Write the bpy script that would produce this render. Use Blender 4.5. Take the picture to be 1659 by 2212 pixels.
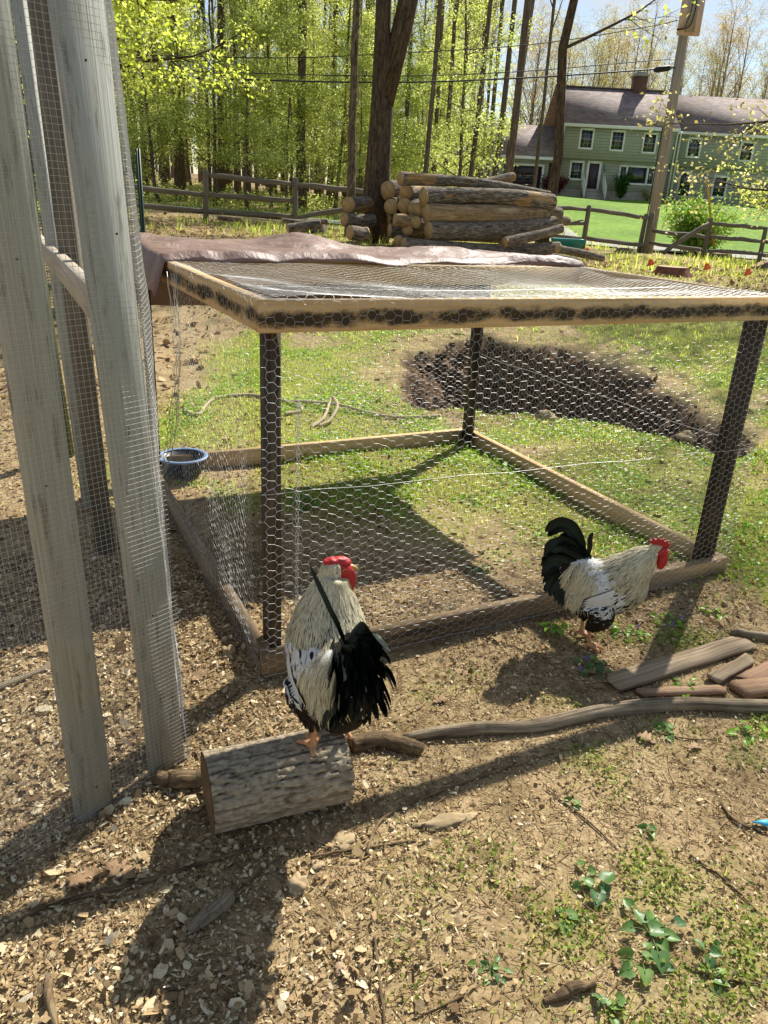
import bpy, math, random
import numpy as np
from mathutils import Vector, Matrix, noise as mnoise
from mathutils.bvhtree import BVHTree
R_ = math.radians
scene = bpy.context.scene
for o in list(bpy.data.objects): bpy.data.objects.remove(o)

# ------------------------------------------------------------------ camera
FPX, CX, CY, CAMH = 1660.0, 829.5, 1106.0, 1.5       # photograph measured at 1659 x 2212
PITCH, ROLL = 0.3839, 0.0532
_f = np.array([0, math.cos(PITCH), -math.sin(PITCH)]); _u = np.array([0, math.sin(PITCH), math.cos(PITCH)]); _r = np.array([1., 0, 0])
CR = _r*math.cos(ROLL)+_u*math.sin(ROLL); CU = _u*math.cos(ROLL)-_r*math.sin(ROLL); CF = _f
CAM = np.array([0, 0, CAMH])
cd = bpy.data.cameras.new('camera'); cam = bpy.data.objects.new('camera', cd); scene.collection.objects.link(cam)
cd.sensor_fit = 'HORIZONTAL'; cd.sensor_width = 36; cd.lens = 36*FPX/1659; cd.clip_start = .05; cd.clip_end = 3000
cam.matrix_world = Matrix(((CR[0], CU[0], -CF[0], CAM[0]), (CR[1], CU[1], -CF[1], CAM[1]), (CR[2], CU[2], -CF[2], CAM[2]), (0, 0, 0, 1)))
scene.camera = cam

# ------------------------------------------------------------------ sky, sun, exposure
SUN_AZ, SUN_EL = R_(29), R_(43)                       # azimuth to the right of straight ahead
world = bpy.data.worlds.new('World'); scene.world = world; world.use_nodes = True
wn, wl = world.node_tree.nodes, world.node_tree.links
for n in list(wn): wn.remove(n)
wout = wn.new('ShaderNodeOutputWorld'); wbg = wn.new('ShaderNodeBackground'); wbg.inputs[1].default_value = .074
sky = wn.new('ShaderNodeTexSky'); sky.sky_type = 'NISHITA'; sky.sun_disc = False
sky.sun_elevation = SUN_EL; sky.sun_rotation = SUN_AZ; sky.air_density = 1.1; sky.dust_density = .3; sky.ozone_density = 1.5
wtc = wn.new('ShaderNodeTexCoord'); wmp = wn.new('ShaderNodeMapping'); wmp.inputs['Scale'].default_value = (1.0, 1.0, 3.2)
wno = wn.new('ShaderNodeTexNoise'); wno.inputs['Scale'].default_value = 2.3; wno.inputs['Detail'].default_value = 8; wno.inputs['Roughness'].default_value = .58
wcr = wn.new('ShaderNodeValToRGB'); wcr.color_ramp.elements[0].position = .47; wcr.color_ramp.elements[1].position = .66
wmx = wn.new('ShaderNodeMix'); wmx.data_type = 'RGBA'; wmx.inputs['B'].default_value = (6.0, 6.3, 6.7, 1)
wl.new(wtc.outputs['Generated'], wmp.inputs[0]); wl.new(wmp.outputs[0], wno.inputs['Vector']); wl.new(wno.outputs['Fac'], wcr.inputs[0])
wl.new(wcr.outputs[0], wmx.inputs['Factor']); wl.new(sky.outputs[0], wmx.inputs['A']); wl.new(wmx.outputs['Result'], wbg.inputs[0]); wl.new(wbg.outputs[0], wout.inputs[0])
sd = bpy.data.lights.new('sun', 'SUN'); sd.energy = 5.0; sd.angle = R_(.55); sd.color = (1, .955, .86)
sun = bpy.data.objects.new('sun', sd); scene.collection.objects.link(sun)
SUNV = Vector((math.sin(SUN_AZ)*math.cos(SUN_EL), math.cos(SUN_AZ)*math.cos(SUN_EL), math.sin(SUN_EL)))
sun.rotation_euler = SUNV.to_track_quat('Z', 'Y').to_euler(); sun.location = SUNV*50
vs = scene.view_settings; vs.view_transform = 'Standard'; vs.look = 'None'; vs.exposure = 0.74; vs.gamma = 1.0
scene.cycles.use_denoising = True; scene.cycles.max_bounces = 8; scene.cycles.transparent_max_bounces = 8

# ------------------------------------------------------------------ helpers
rng = np.random.default_rng(7); random.seed(7)
COL = scene.collection
def sl(h):
    h = h.lstrip('#'); o = []
    for i in (0, 2, 4):
        v = int(h[i:i+2], 16)/255; o.append(v/12.92 if v <= .04045 else ((v+.055)/1.055)**2.4)
    return (o[0], o[1], o[2], 1)
def ray(px, py):
    d = (px-CX)/FPX*CR-(py-CY)/FPX*CU+CF
    return d
def Zp(px, py, z): d = ray(px, py); return CAM+d*((z-CAMH)/d[2])
def Yp(px, py, y): d = ray(px, py); return CAM+d*(y/d[1])
def smooth(a, b, x): t = np.clip((x-a)/(b-a), 0, 1); return t*t*(3-2*t)

def tag(o, label, cat=None, group=None, kind=None):
    if label: o['label'] = label
    if cat: o['category'] = cat
    if group: o['group'] = group
    if kind: o['kind'] = kind
    return o
def empty(name, loc=(0, 0, 0)):
    o = bpy.data.objects.new(name, None); COL.objects.link(o); o.location = loc; o.empty_display_size = .05
    return o
def link(name, me, parent=None, kind=None):
    o = bpy.data.objects.new(name, me); COL.objects.link(o)
    if parent is not None: o.parent = parent; o.matrix_parent_inverse = parent_inv(parent)
    if kind: o['kind'] = kind
    return o
def parent_inv(p):
    m = Matrix.Identity(4); q = p
    chain = []
    while q is not None: chain.append(q); q = q.parent
    for q in reversed(chain): m = m @ (q.matrix_parent_inverse if q.parent else Matrix.Identity(4)) @ q.matrix_basis
    return m.inverted()
def copy_tree(o, parent=None):
    c = o.copy(); COL.objects.link(c)
    if parent is not None: c.parent = parent
    for ch in [x for x in bpy.data.objects if x.parent == o]: copy_tree(ch, c)
    return c

def vnoise(x, y, seed=0):
    x = np.asarray(x, float); y = np.asarray(y, float); xi = np.floor(x).astype(np.int64); yi = np.floor(y).astype(np.int64); xf = x-xi; yf = y-yi
    def h(a, b):
        n = (a*374761393+b*668265263+seed*1442695041) & 0x7fffffff; n = ((n ^ (n >> 13))*1274126177) & 0x7fffffff; return ((n ^ (n >> 16)) & 0xffff)/65535.
    u = xf*xf*(3-2*xf); v = yf*yf*(3-2*yf)
    return (h(xi, yi)*(1-u)+h(xi+1, yi)*u)*(1-v)+(h(xi, yi+1)*(1-u)+h(xi+1, yi+1)*u)*v
def fbm(x, y, seed=0, oct=4):
    s = 0; a = .5; t = 0
    for k in range(oct): s = s+a*vnoise(np.asarray(x)*2**k, np.asarray(y)*2**k, seed+k*17); t += a; a *= .5
    return s/t
class MB:
    """collects vertices / faces with per-vertex attributes, builds one mesh"""
    def __init__(s): s.V = []; s.F = []; s.n = 0; s.A = {}
    def add(s, V, F, **attrs):
        V = np.asarray(V, float); s.V.append(V)
        for f in (F if isinstance(F, (list, tuple)) else [F]):
            if isinstance(f, np.ndarray) and f.ndim == 2: s.F.append((f+s.n, 0))
            elif isinstance(f, tuple) and len(f) == 2 and isinstance(f[0], np.ndarray): s.F.append((f[0]+s.n, f[1]))
        for k, a in attrs.items(): s.A.setdefault(k, []).append((s.n, np.asarray(a, float)))
        s.n += len(V)
    def mesh(s, name, mats, smooth_=False):
        me = bpy.data.meshes.new(name); V = np.concatenate(s.V)
        me.vertices.add(len(V)); me.vertices.foreach_set('co', V.astype(np.float32).ravel())
        loops = np.concatenate([f.ravel() for f, _ in s.F]).astype(np.int32)
        tot = np.concatenate([np.full(len(f), f.shape[1]) for f, _ in s.F]); st = np.concatenate([[0], np.cumsum(tot)[:-1]]).astype(np.int32)
        mi = np.concatenate([np.full(len(f), m) for f, m in s.F]).astype(np.int32)
        me.loops.add(len(loops)); me.loops.foreach_set('vertex_index', loops)
        me.polygons.add(len(tot)); me.polygons.foreach_set('loop_start', st)
        for m in (mats if isinstance(mats, (list, tuple)) else [mats]): me.materials.append(m)
        me.polygons.foreach_set('material_index', mi)
        if smooth_: me.polygons.foreach_set('use_smooth', np.ones(len(tot), bool))
        for k, parts in s.A.items():
            d = parts[0][1].shape[1] if parts[0][1].ndim == 2 else 1
            ty = {1: 'FLOAT', 3: 'FLOAT_VECTOR', 4: 'FLOAT_COLOR'}[d]
            arr = np.zeros((len(V), d), np.float32)
            for st_, a in parts: arr[st_:st_+len(a)] = a.reshape(len(a), d)
            at = me.attributes.new(k, ty, 'POINT'); at.data.foreach_set({1: 'value', 3: 'vector', 4: 'color'}[d], arr.ravel())
        me.update(calc_edges=True); me.validate()
        return me
    def build(s, name, mats, parent=None, smooth_=False, kind=None): return link(name, s.mesh(name, mats, smooth_), parent, kind)

def norm(v): v = np.asarray(v, float); return v/(np.linalg.norm(v)+1e-12)
def beam(mb, a, b, w, h, up=(0, 0, 1), ch=.003, seed=None, mi=0):
    """chamfered bar a->b; w across, h along up"""
    a = np.asarray(a, float); b = np.asarray(b, float); d = norm(b-a); up = np.asarray(up, float)
    s = norm(np.cross(d, up)); t = np.cross(s, d); L = np.linalg.norm(b-a); W, H = w/2, h/2
    prof = [(-W+ch, -H), (W-ch, -H), (W, -H+ch), (W, H-ch), (W-ch, H), (-W+ch, H), (-W, H-ch), (-W, -H+ch)]
    V = []; g = []; r = rng.uniform(-20, 20, 3) if seed is None else np.random.default_rng(seed).uniform(-20, 20, 3)
    for e, q in ((0, a), (L, b)):
        for (x, y) in prof: V.append(q+s*x+t*y); g.append((e+r[0], x+r[1], y))
    F4 = np.array([(i, (i+1) % 8, (i+1) % 8+8, i+8) for i in range(8)]); F8 = np.array([list(range(7, -1, -1)), list(range(8, 16))])
    mb.add(V, [(F4, mi), (F8, mi)], gc=np.array(g))
def box(mb, x0, x1, y0, y1, z0, z1, ch=.004, **k):
    beam(mb, (x0, (y0+y1)/2, (z0+z1)/2), (x1, (y0+y1)/2, (z0+z1)/2), abs(y1-y0), abs(z1-z0), (0, 0, 1), min(ch, abs(y1-y0)*.2, abs(z1-z0)*.2), **k)
def tube(mb, pts, rad, n=8, caps=True, jit=0, seed=0, flat=None, mi=0, capmi=None):
    P = np.asarray(pts, float); m = len(P); rad = np.broadcast_to(np.asarray(rad, float), (m,))
    T = np.gradient(P, axis=0); T /= np.linalg.norm(T, axis=1)[:, None]+1e-12
    ref = np.array([0, 0, 1.]) if abs(T[0][2]) < .9 else np.array([1., 0, 0])
    N = np.zeros_like(P); N[0] = norm(ref-T[0]*(ref@T[0]))
    for i in range(1, m):
        v = N[i-1]-T[i]*(N[i-1]@T[i]); N[i] = norm(v)
    B = np.cross(T, N); a = np.linspace(0, 2*math.pi, n, endpoint=False); ca, sa = np.cos(a), np.sin(a)
    rr = rad[:, None]*np.ones((1, n))
    if jit:
        sl_ = np.concatenate([[0], np.cumsum(np.linalg.norm(np.diff(P, axis=0), axis=1))])[:, None]/(rad.mean()*9); c1 = np.cos(a)[None]; s1 = np.sin(a)[None]
        rr = rr*(1+jit*3.2*(fbm(sl_+0*c1, c1*1.3+3, seed+1, 3)+fbm(sl_+9+0*s1, s1*1.3+3, seed+2, 3)-1))
    fl = 1 if flat is None else flat
    V = P[:, None]+rr[..., None]*(N[:, None]*ca[None, :, None]*fl+B[:, None]*sa[None, :, None])
    s = np.concatenate([[0], np.cumsum(np.linalg.norm(np.diff(P, axis=0), axis=1))])
    G = np.stack([np.broadcast_to(s[:, None], (m, n)), rr*ca, rr*sa], -1).reshape(-1, 3)
    i = np.arange(m-1)[:, None]*n; j = np.arange(n)[None, :]; k = (j+1) % n
    F = np.stack([i+j, i+k, i+n+k, i+n+j], -1).reshape(-1, 4)
    Fs = [(F, mi)]
    if caps: Fs.append((np.array([list(range(n-1, -1, -1)), [(m-1)*n+q for q in range(n)]]), mi if capmi is None else capmi))
    mb.add(V.reshape(-1, 3), Fs, gc=G+np.array([(seed*7.31) % 40, 0, 0]))
def spline(pts, n):
    P = np.asarray(pts, float); m = len(P); Q = np.vstack([2*P[0]-P[1], P, 2*P[-1]-P[-2]]); out = []
    for t in np.linspace(0, m-1-1e-9, n):
        i = int(t); u = t-i; a, b, c, d = Q[i:i+4]
        out.append(.5*(2*b+(c-a)*u+(2*a-5*b+4*c-d)*u*u+(3*b-a-3*c+d)*u**3))
    return np.array(out)
def wires(mb, A, B, r):
    """many 3-sided straight wires A->B"""
    A = np.asarray(A, float); B = np.asarray(B, float); d = B-A; L = np.linalg.norm(d, axis=1)[:, None]; d = d/(L+1e-12)
    ref = np.where(np.abs(d[:, 2:3]) < .9, np.array([[0, 0, 1.]]), np.array([[1., 0, 0]]))
    s = np.cross(d, ref); s /= np.linalg.norm(s, axis=1)[:, None]; t = np.cross(s, d); r = np.broadcast_to(np.asarray(r, float).reshape(-1, 1), (len(A), 1))
    V = []
    for e in (A, B):
        for k in range(3):
            an = 2*math.pi*k/3; V.append(e+r*(s*math.cos(an)+t*math.sin(an)))
    V = np.stack(V, 1).reshape(-1, 3); o = np.arange(len(A))[:, None]*6
    F = np.concatenate([o+np.array([[k, (k+1) % 3, 3+(k+1) % 3, 3+k]]) for k in range(3)])
    mb.add(V, F)
def leaves(mb, C, size, up=.4, fold=.25, asp=.55, r=rng, hue=None, tilt=None):
    """one folded quad per centre"""
    n = len(C); size = np.broadcast_to(np.asarray(size, float), (n,))*r.uniform(.7, 1.25, n)
    N = r.normal(size=(n, 3)); N /= np.linalg.norm(N, axis=1)[:, None]; N[:, 2] = np.abs(N[:, 2])+up; N /= np.linalg.norm(N, axis=1)[:, None]
    D = r.normal(size=(n, 3)); D -= N*(D*N).sum(1)[:, None]; D /= np.linalg.norm(D, axis=1)[:, None]; S = np.cross(N, D)
    s = size[:, None]; h = r.uniform(-1, 1, n) if hue is None else hue
    V = np.stack([C, C+D*s*.5+S*s*asp*.5+N*s*fold*r.uniform(-.3, 1, (n, 1)), C+D*s-N*s*.12, C+D*s*.5-S*s*asp*.5+N*s*fold*r.uniform(-.3, 1, (n, 1))], 1).reshape(-1, 3)
    F = np.arange(n)[:, None]*4+np.arange(4)[None]
    mb.add(V, F, hv=np.repeat(h, 4))

# ------------------------------------------------------------------ materials
class NT:
    def __init__(s, name):
        s.m = bpy.data.materials.new(name); s.m.use_nodes = True; s.t = s.m.node_tree; s.n = s.t.nodes; s.l = s.t.links
        for x in list(s.n): s.n.remove(x)
        s.out = s.n.new('ShaderNodeOutputMaterial'); s.b = s.n.new('ShaderNodeBsdfPrincipled'); s.l.new(s.b.outputs[0], s.out.inputs[0])
    def set(s, **k):
        for a, v in k.items():
            i = s.b.inputs[a.replace('_', ' ')]
            if isinstance(v, bpy.types.NodeSocket): s.l.new(v, i)
            else: i.default_value = v
    def _in(s, sock, v):
        if isinstance(v, bpy.types.NodeSocket): s.l.new(v, sock)
        elif v is not None: sock.default_value = v
    def coord(s, kind='gc'):
        if kind in ('Object', 'Generated'): return s.n.new('ShaderNodeTexCoord').outputs[kind]
        if kind == 'World': return s.n.new('ShaderNodeNewGeometry').outputs['Position']
        a = s.n.new('ShaderNodeAttribute'); a.attribute_name = kind; return a.outputs['Vector']
    def attr(s, name, out='Fac'): a = s.n.new('ShaderNodeAttribute'); a.attribute_name = name; return a.outputs[out]
    def map(s, v, scale=(1, 1, 1)): m = s.n.new('ShaderNodeMapping'); s.l.new(v, m.inputs[0]); m.inputs['Scale'].default_value = scale; return m.outputs[0]
    def noise(s, v, sc=5, det=4, ro=.55, dist=0, out='Fac'):
        x = s.n.new('ShaderNodeTexNoise'); s.l.new(v, x.inputs['Vector']); x.inputs['Scale'].default_value = sc; x.inputs['Detail'].default_value = det
        x.inputs['Roughness'].default_value = ro; x.inputs['Distortion'].default_value = dist; return x.outputs[out]
    def voro(s, v, sc=5, out='Distance', feat='F1'):
        x = s.n.new('ShaderNodeTexVoronoi'); s.l.new(v, x.inputs['Vector']); x.inputs['Scale'].default_value = sc; x.feature = feat; return x.outputs[out]
    def ramp(s, f, stops):
        x = s.n.new('ShaderNodeValToRGB'); s._in(x.inputs[0], f); e = x.color_ramp.elements
        while len(e) < len(stops): e.new(.5)
        for q, (p, c) in zip(e, stops): q.position = p; q.color = c if len(c) == 4 else (*c, 1)
        return x.outputs[0]
    def mix(s, f, a, b, mode='MIX'):
        x = s.n.new('ShaderNodeMix'); x.data_type = 'RGBA'; x.blend_type = mode
        s._in(x.inputs[0], f); s._in(x.inputs[6], a); s._in(x.inputs[7], b); return x.outputs[2]
    def math(s, op, a, b=None, clamp=False):
        x = s.n.new('ShaderNodeMath'); x.operation = op; x.use_clamp = clamp; s._in(x.inputs[0], a); s._in(x.inputs[1], b); return x.outputs[0]
    def bump(s, h, st=.3, d=.01):
        x = s.n.new('ShaderNodeBump'); x.inputs['Strength'].default_value = st; x.inputs['Distance'].default_value = d; s.l.new(h, x.inputs['Height']); s.l.new(x.outputs[0], s.b.inputs['Normal']); return x
    def translucent(s, col, fac=.45):
        t = s.n.new('ShaderNodeBsdfTranslucent'); s._in(t.inputs[0], col); m = s.n.new('ShaderNodeMixShader'); m.inputs[0].default_value = fac
        s.l.new(s.b.outputs[0], m.inputs[1]); s.l.new(t.outputs[0], m.inputs[2]); s.l.new(m.outputs[0], s.out.inputs[0])
g = lambda v: (v, v, v, 1)
def wood(name, cols, stretch=(2.2, 45, 45), rough=.75, stain=None, bump=.25, coord='gc', stain_amt=(.45, .65), stain_sc=(2.5, 9, 9)):
    t = NT(name); v = t.coord(coord); gr = t.noise(t.map(v, stretch), 1, 6, .6, .4)
    c = t.ramp(gr, [(.25, cols[0]), (.5, cols[1]), (.75, cols[2])])
    big = t.noise(v, 3.0, 3); c = t.mix(t.ramp(big, [(.3, g(.0)), (.7, g(.5))]), c, cols[1])
    if stain is not None:
        k = t.noise(t.map(v, stain_sc), 1, 5, .6); c = t.mix(t.ramp(k, [(stain_amt[0], g(0)), (stain_amt[1], g(.92))]), c, stain)
    t.set(Base_Color=c, Roughness=rough); t.b.inputs['Specular IOR Level'].default_value = .25; t.bump(gr, bump, .002); return t.m
def bark(name, cols, sc=(5, 30, 30), bump=.9, dist=.02, moss=None):
    t = NT(name); v = t.coord('gc'); n1 = t.noise(t.map(v, sc), 1, 7, .65, .8); n2 = t.noise(v, 14, 5)
    c = t.ramp(n1, [(.32, cols[0]), (.5, cols[1]), (.68, cols[2])])
    c = t.mix(t.ramp(n2, [(.4, g(0)), (.75, g(.45))]), c, cols[2])
    if moss: c = t.mix(t.ramp(t.noise(v, 3, 4), [(.5, g(0)), (.7, g(.6))]), c, moss)
    t.set(Base_Color=c, Roughness=.9); t.b.inputs['Specular IOR Level'].default_value = .15; t.bump(n1, bump, dist); return t.m
def plain(name, col, rough=.6, metal=0, noise=0, nsc=20, bump=0, spec=.4, coord='Object'):
    t = NT(name); c = col
    if noise or bump:
        n = t.noise(t.coord(coord), nsc, 5)
    if noise: c = t.mix(t.ramp(n, [(.3, g(0)), (.7, g(1))]), tuple(x*(1-noise) for x in col[:3])+(1,), tuple(min(1, x*(1+noise)) for x in col[:3])+(1,))
    t.set(Base_Color=c, Roughness=rough, Metallic=metal); t.b.inputs['Specular IOR Level'].default_value = spec
    if bump: t.bump(n, bump, .004)
    return t.m
def leafmat(name, stops, trans=.5, rough=.5, tmul=1.5):
    t = NT(name); h = t.attr('hv'); f = t.math('MULTIPLY_ADD', h, .5); t.n[-1].inputs[2].default_value = .5
    c = t.ramp(f, stops); t.set(Base_Color=c, Roughness=rough); t.b.inputs['Specular IOR Level'].default_value = .3
    t.translucent(t.mix(1.0, c, (tmul, tmul, tmul*.8, 1), 'MULTIPLY'), trans); return t.m
# ------------------------------------------------------------------ terrain
def T0(x, y):
    x = np.asarray(x, float); y = np.asarray(y, float)
    top = np.clip(.75-.035*x, .3, 1.15)
    z = top*smooth(5.8, 13.0, y)
    z = z+smooth(27, 56, y)*smooth(0, 8, x)*2.0+smooth(24, 60, y)*smooth(4, -6, x)*.9+smooth(60, 140, y)*2
    z = z+(fbm(x*1.3, y*1.3, 5, 3)-.5)*.05*smooth(.2, 3, y)+(fbm(x*.25, y*.25, 9, 2)-.5)*.18*smooth(6, 12, y)
    return z
def G(px, py, f=T0, tmin=.8, tmax=140):
    d = ray(px, py); t = np.geomspace(tmin, tmax, 4000); P = CAM[None]+t[:, None]*d[None]; s = P[:, 2]-f(P[:, 0], P[:, 1])
    k = np.argmax(s < 0)
    if s[k] >= 0: k = len(t)-1
    return np.array([P[k, 0], P[k, 1], float(f(P[k, 0], P[k, 1]))])
PIT = np.array([G(*p)[:2] for p in [(872, 862), (905, 882), (1000, 884), (1090, 893), (1180, 893), (1290, 915), (1400, 935), (1480, 958), (1590, 985), (1605, 950), (1540, 895), (1475, 862), (1400, 812), (1300, 782), (1230, 752), (1130, 742), (1040, 722), (930, 745), (880, 780), (862, 830)]])
def polysd(x, y, P):
    x = np.asarray(x, float).ravel(); y = np.asarray(y, float).ravel(); d = np.full(x.shape, 1e9); ins = np.zeros(x.shape, bool); n = len(P)
    for i in range(n):
        a, b = P[i], P[(i+1) % n]; e = b-a; wx, wy = x-a[0], y-a[1]; t = np.clip((wx*e[0]+wy*e[1])/(e@e), 0, 1)
        d = np.minimum(d, np.hypot(wx-e[0]*t, wy-e[1]*t))
        c = (a[1] > y) != (b[1] > y); ins ^= c & (x < (b[0]-a[0])*(y-a[1])/(b[1]-a[1]+1e-12)+a[0])
    return np.where(ins, -d, d)
def pitdepth(x, y):
    sh = np.shape(x); s = polysd(x, y, PIT)+(fbm(np.ravel(x)*3.2, np.ravel(y)*3.2, 31, 3)-.5)*.3
    return (smooth(.1, -.5, s)*.5+smooth(-.2, -.9, s)*.15).reshape(sh)
def T(x, y):
    d = pitdepth(x, y); x = np.asarray(x, float); y = np.asarray(y, float)
    return T0(x, y)-d+(fbm(x*3.4, y*3.4, 41, 4)-.5)*.34*smooth(.02, .2, d)
def grass_d(x, y):
    x = np.asarray(x, float); y = np.asarray(y, float); n = fbm(x*1.1, y*1.1, 3, 4); n2 = fbm(x*3.5, y*3.5, 13, 3)
    mid = smooth(3.0, 4.2, y+.25*x)*smooth(-1.9, -1.2, x+.02*y)*1.0
    right = smooth(.5, 1.2, x)*smooth(1.2, 2.0, y)*.9
    fore = smooth(-.05, .45, x)*smooth(2.4, 1.9, y)*.95
    far = smooth(9, 12, y)
    d = np.maximum(np.maximum(mid, right), fore)*(1-.62*far)
    d = d*smooth(.36, .6, n*.55+n2*.45+.1*mid)
    far_rim = smooth(.75, .1, polysd(x, y, PIT).reshape(np.shape(d)))*smooth(5.6, 6.4, y-.0*x+.35*(x-1.0))
    return d*(pitdepth(x, y) < .03)*(1-.85*far_rim)

# ground sheet: fine near the camera, coarse to the horizon
def axis(lo, hi, fine0, fine1, st, grow):
    a = [fine0]; s = st
    while a[-1] > lo: s *= grow; a.append(a[-1]-s)
    b = list(np.arange(fine0+st, fine1, st)); s = st
    while b[-1] < hi: s *= grow; b.append(b[-1]+s)
    return np.array(a[::-1]+b)
ax = axis(-420, 420, -2.6, 4.2, .048, 1.09); ay = axis(-30, 700, .3, 9.6, .046, 1.05)
GX, GY = np.meshgrid(ax, ay); GZ = T(GX, GY); nx, ny = len(ax), len(ay)
mb = MB(); i = np.arange(ny-1)[:, None]*nx; j = np.arange(nx-1)[None]
gf = np.stack([i+j, i+j+1, i+nx+j+1, i+nx+j], -1).reshape(-1, 4)
gd_ = grass_d(GX, GY); pd_ = pitdepth(GX, GY)
mb.add(np.stack([GX, GY, GZ], -1).reshape(-1, 3), gf, gd=gd_.ravel(), pd=pd_.ravel(), rim=smooth(.6, .05, polysd(GX, GY, PIT))*.7)
t = NT('ground_soil'); v = t.coord('World')
soil = t.ramp(t.noise(v, 9, 8, .62), [(.3, sl('#62523a')), (.5, sl('#917b58')), (.7, sl('#b69e78'))])
lit = t.ramp(t.noise(v, 70, 6, .7), [(.3, sl('#6c5b42')), (.5, sl('#a58f6b')), (.7, sl('#d2bc94'))])
c = t.mix(t.ramp(t.noise(v, 2.2, 5), [(.38, g(.15)), (.6, g(.8))]), soil, lit)
grs = t.ramp(t.noise(v, 26, 6, .6), [(.3, sl('#596426')), (.55, sl('#868a3a')), (.75, sl('#b0a266'))])
c = t.mix(t.math('MULTIPLY', t.attr('gd'), .75), c, grs); c = t.mix(t.attr('rim'), c, soil)
pit = t.ramp(t.noise(v, 12, 7, .6), [(.3, sl('#30241a')), (.5, sl('#56412d')), (.7, sl('#8c7052'))])
c = t.mix(t.ramp(t.attr('pd'), [(.01, g(0)), (.08, g(1))]), c, pit)
t.set(Base_Color=c, Roughness=.95); t.b.inputs['Specular IOR Level'].default_value = .1
t.bump(t.noise(v, 45, 8, .65), .7, .012); M_ground = t.m
tag(mb.build('ground', M_ground, smooth_=True), 'bare trodden earth of the yard with leaf litter and thin grass', kind='structure')

def strip(name, pts0, pts1, mat, lift, n=60, m=10, label=None):
    """sheet draped on the terrain between two polylines"""
    A = spline(np.array(pts0, float), n); B = spline(np.array(pts1, float), n); V = []
    for k in range(m+1):
        u = k/m; P = A*(1-u)+B*u; V.append(np.stack([P[:, 0], P[:, 1], T0(P[:, 0], P[:, 1])+lift], -1))
    V = np.array(V).reshape(-1, 3); i = np.arange(m)[:, None]*n; j = np.arange(n-1)[None]
    q = MB(); q.add(V, np.stack([i+j, i+j+1, i+n+j+1, i+n+j], -1).reshape(-1, 4)); return tag(q.build(name, mat, smooth_=True), label, kind='structure')
t = NT('asphalt'); v = t.coord('World'); t.set(Base_Color=t.ramp(t.noise(v, 40, 6), [(.3, sl('#7c7a76')), (.7, sl('#a5a29c'))]), Roughness=.9); M_asph = t.m
t = NT('lawn_grass'); v = t.coord('World'); n1 = t.noise(t.map(v, (1, .35, 1)), 5, 8, .7); n0 = t.noise(v, .35, 4); n1 = t.math('ADD', t.math('MULTIPLY', n1, .65), t.math('MULTIPLY', n0, .35))
t.set(Base_Color=t.ramp(n1, [(.3, sl('#4a6a1c')), (.5, sl('#6a8a2a')), (.72, sl('#90a640'))]), Roughness=.9); t.b.inputs['Specular IOR Level'].default_value = .1
t.bump(n1, .6, .08); M_lawn = t.m
strip('road', [(-60, 23.2), (-8, 21.6), (4, 24.0), (14, 27.0), (45, 35)], [(-60, 27), (-8, 25.0), (4, 27.4), (14, 30.4), (45, 38.5)], M_asph, .05, label='grey asphalt road running behind the rail fence')
strip('lawn', [(2.9, 28.2), (14, 31.2), (45, 39.5)], [(5.5, 60), (14, 60), (45, 60)], M_lawn, .03, n=70, m=40, label='bright mown lawn sloping up to the green house')
strip('driveway', [(3.4, 27.6), (4.4, 34), (5.6, 43), (6.9, 56.2)], [(6.6, 28.6), (7.0, 34), (8.0, 43), (9.4, 56.2)], M_asph, .05, n=40, m=6, label='grey driveway leading up to the garage')
strip('verge', [(-60, 27.2), (-8, 25.2), (3.2, 27.3)], [(-60, 28.8), (-8, 27.2), (3.2, 29.2)], M_lawn, .03, n=40, m=4, label='strip of grass along the far side of the road')
# ------------------------------------------------------------------ trees
M_bark = bark('bark_grey', (sl('#2b241d'), sl('#5b4f42'), sl('#8a7c6a')), (4, 26, 26), .8, .02)
M_bark2 = bark('bark_dark', (sl('#211a14'), sl('#463a2e'), sl('#6e5f4e')), (4, 26, 26), .9, .02)
M_twig = bark('bark_pale', (sl('#4d4236'), sl('#7d6f5e'), sl('#a89a86')), (4, 26, 26), .5, .01)
L_bright = leafmat('leaf_spring_green', [(0, sl('#9aa44a')), (.5, sl('#b8be64')), (1, sl('#d4d690'))], .57)
L_under = leafmat('leaf_understory', [(0, sl('#8a9848')), (.5, sl('#aab460')), (1, sl('#ccd08c'))], .57)
L_olive = leafmat('leaf_olive_bud', [(0, sl('#8c8850')), (.5, sl('#a8a268')), (1, sl('#c8be90'))], .5)
L_tan = leafmat('leaf_bud_tan', [(0, sl('#8f7440')), (.5, sl('#b59b58')), (1, sl('#d2bf84'))], .5)
L_maple = leafmat('leaf_maple', [(0, sl('#98a83c')), (.5, sl('#bac652')), (1, sl('#dade86'))], .58)
L_dark = leafmat('leaf_dark_shrub', [(0, sl('#274a1c')), (.5, sl('#3c6626')), (1, sl('#5b8434'))], .35)
L_shrub = leafmat('leaf_bright_shrub', [(0, sl('#5f8430')), (.5, sl('#84a444')), (1, sl('#aebf68'))], .45)
L_red = leafmat('leaf_red_shrub', [(0, sl('#3a1420')), (.5, sl('#5e2030')), (1, sl('#7e3646'))], .3)

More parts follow.
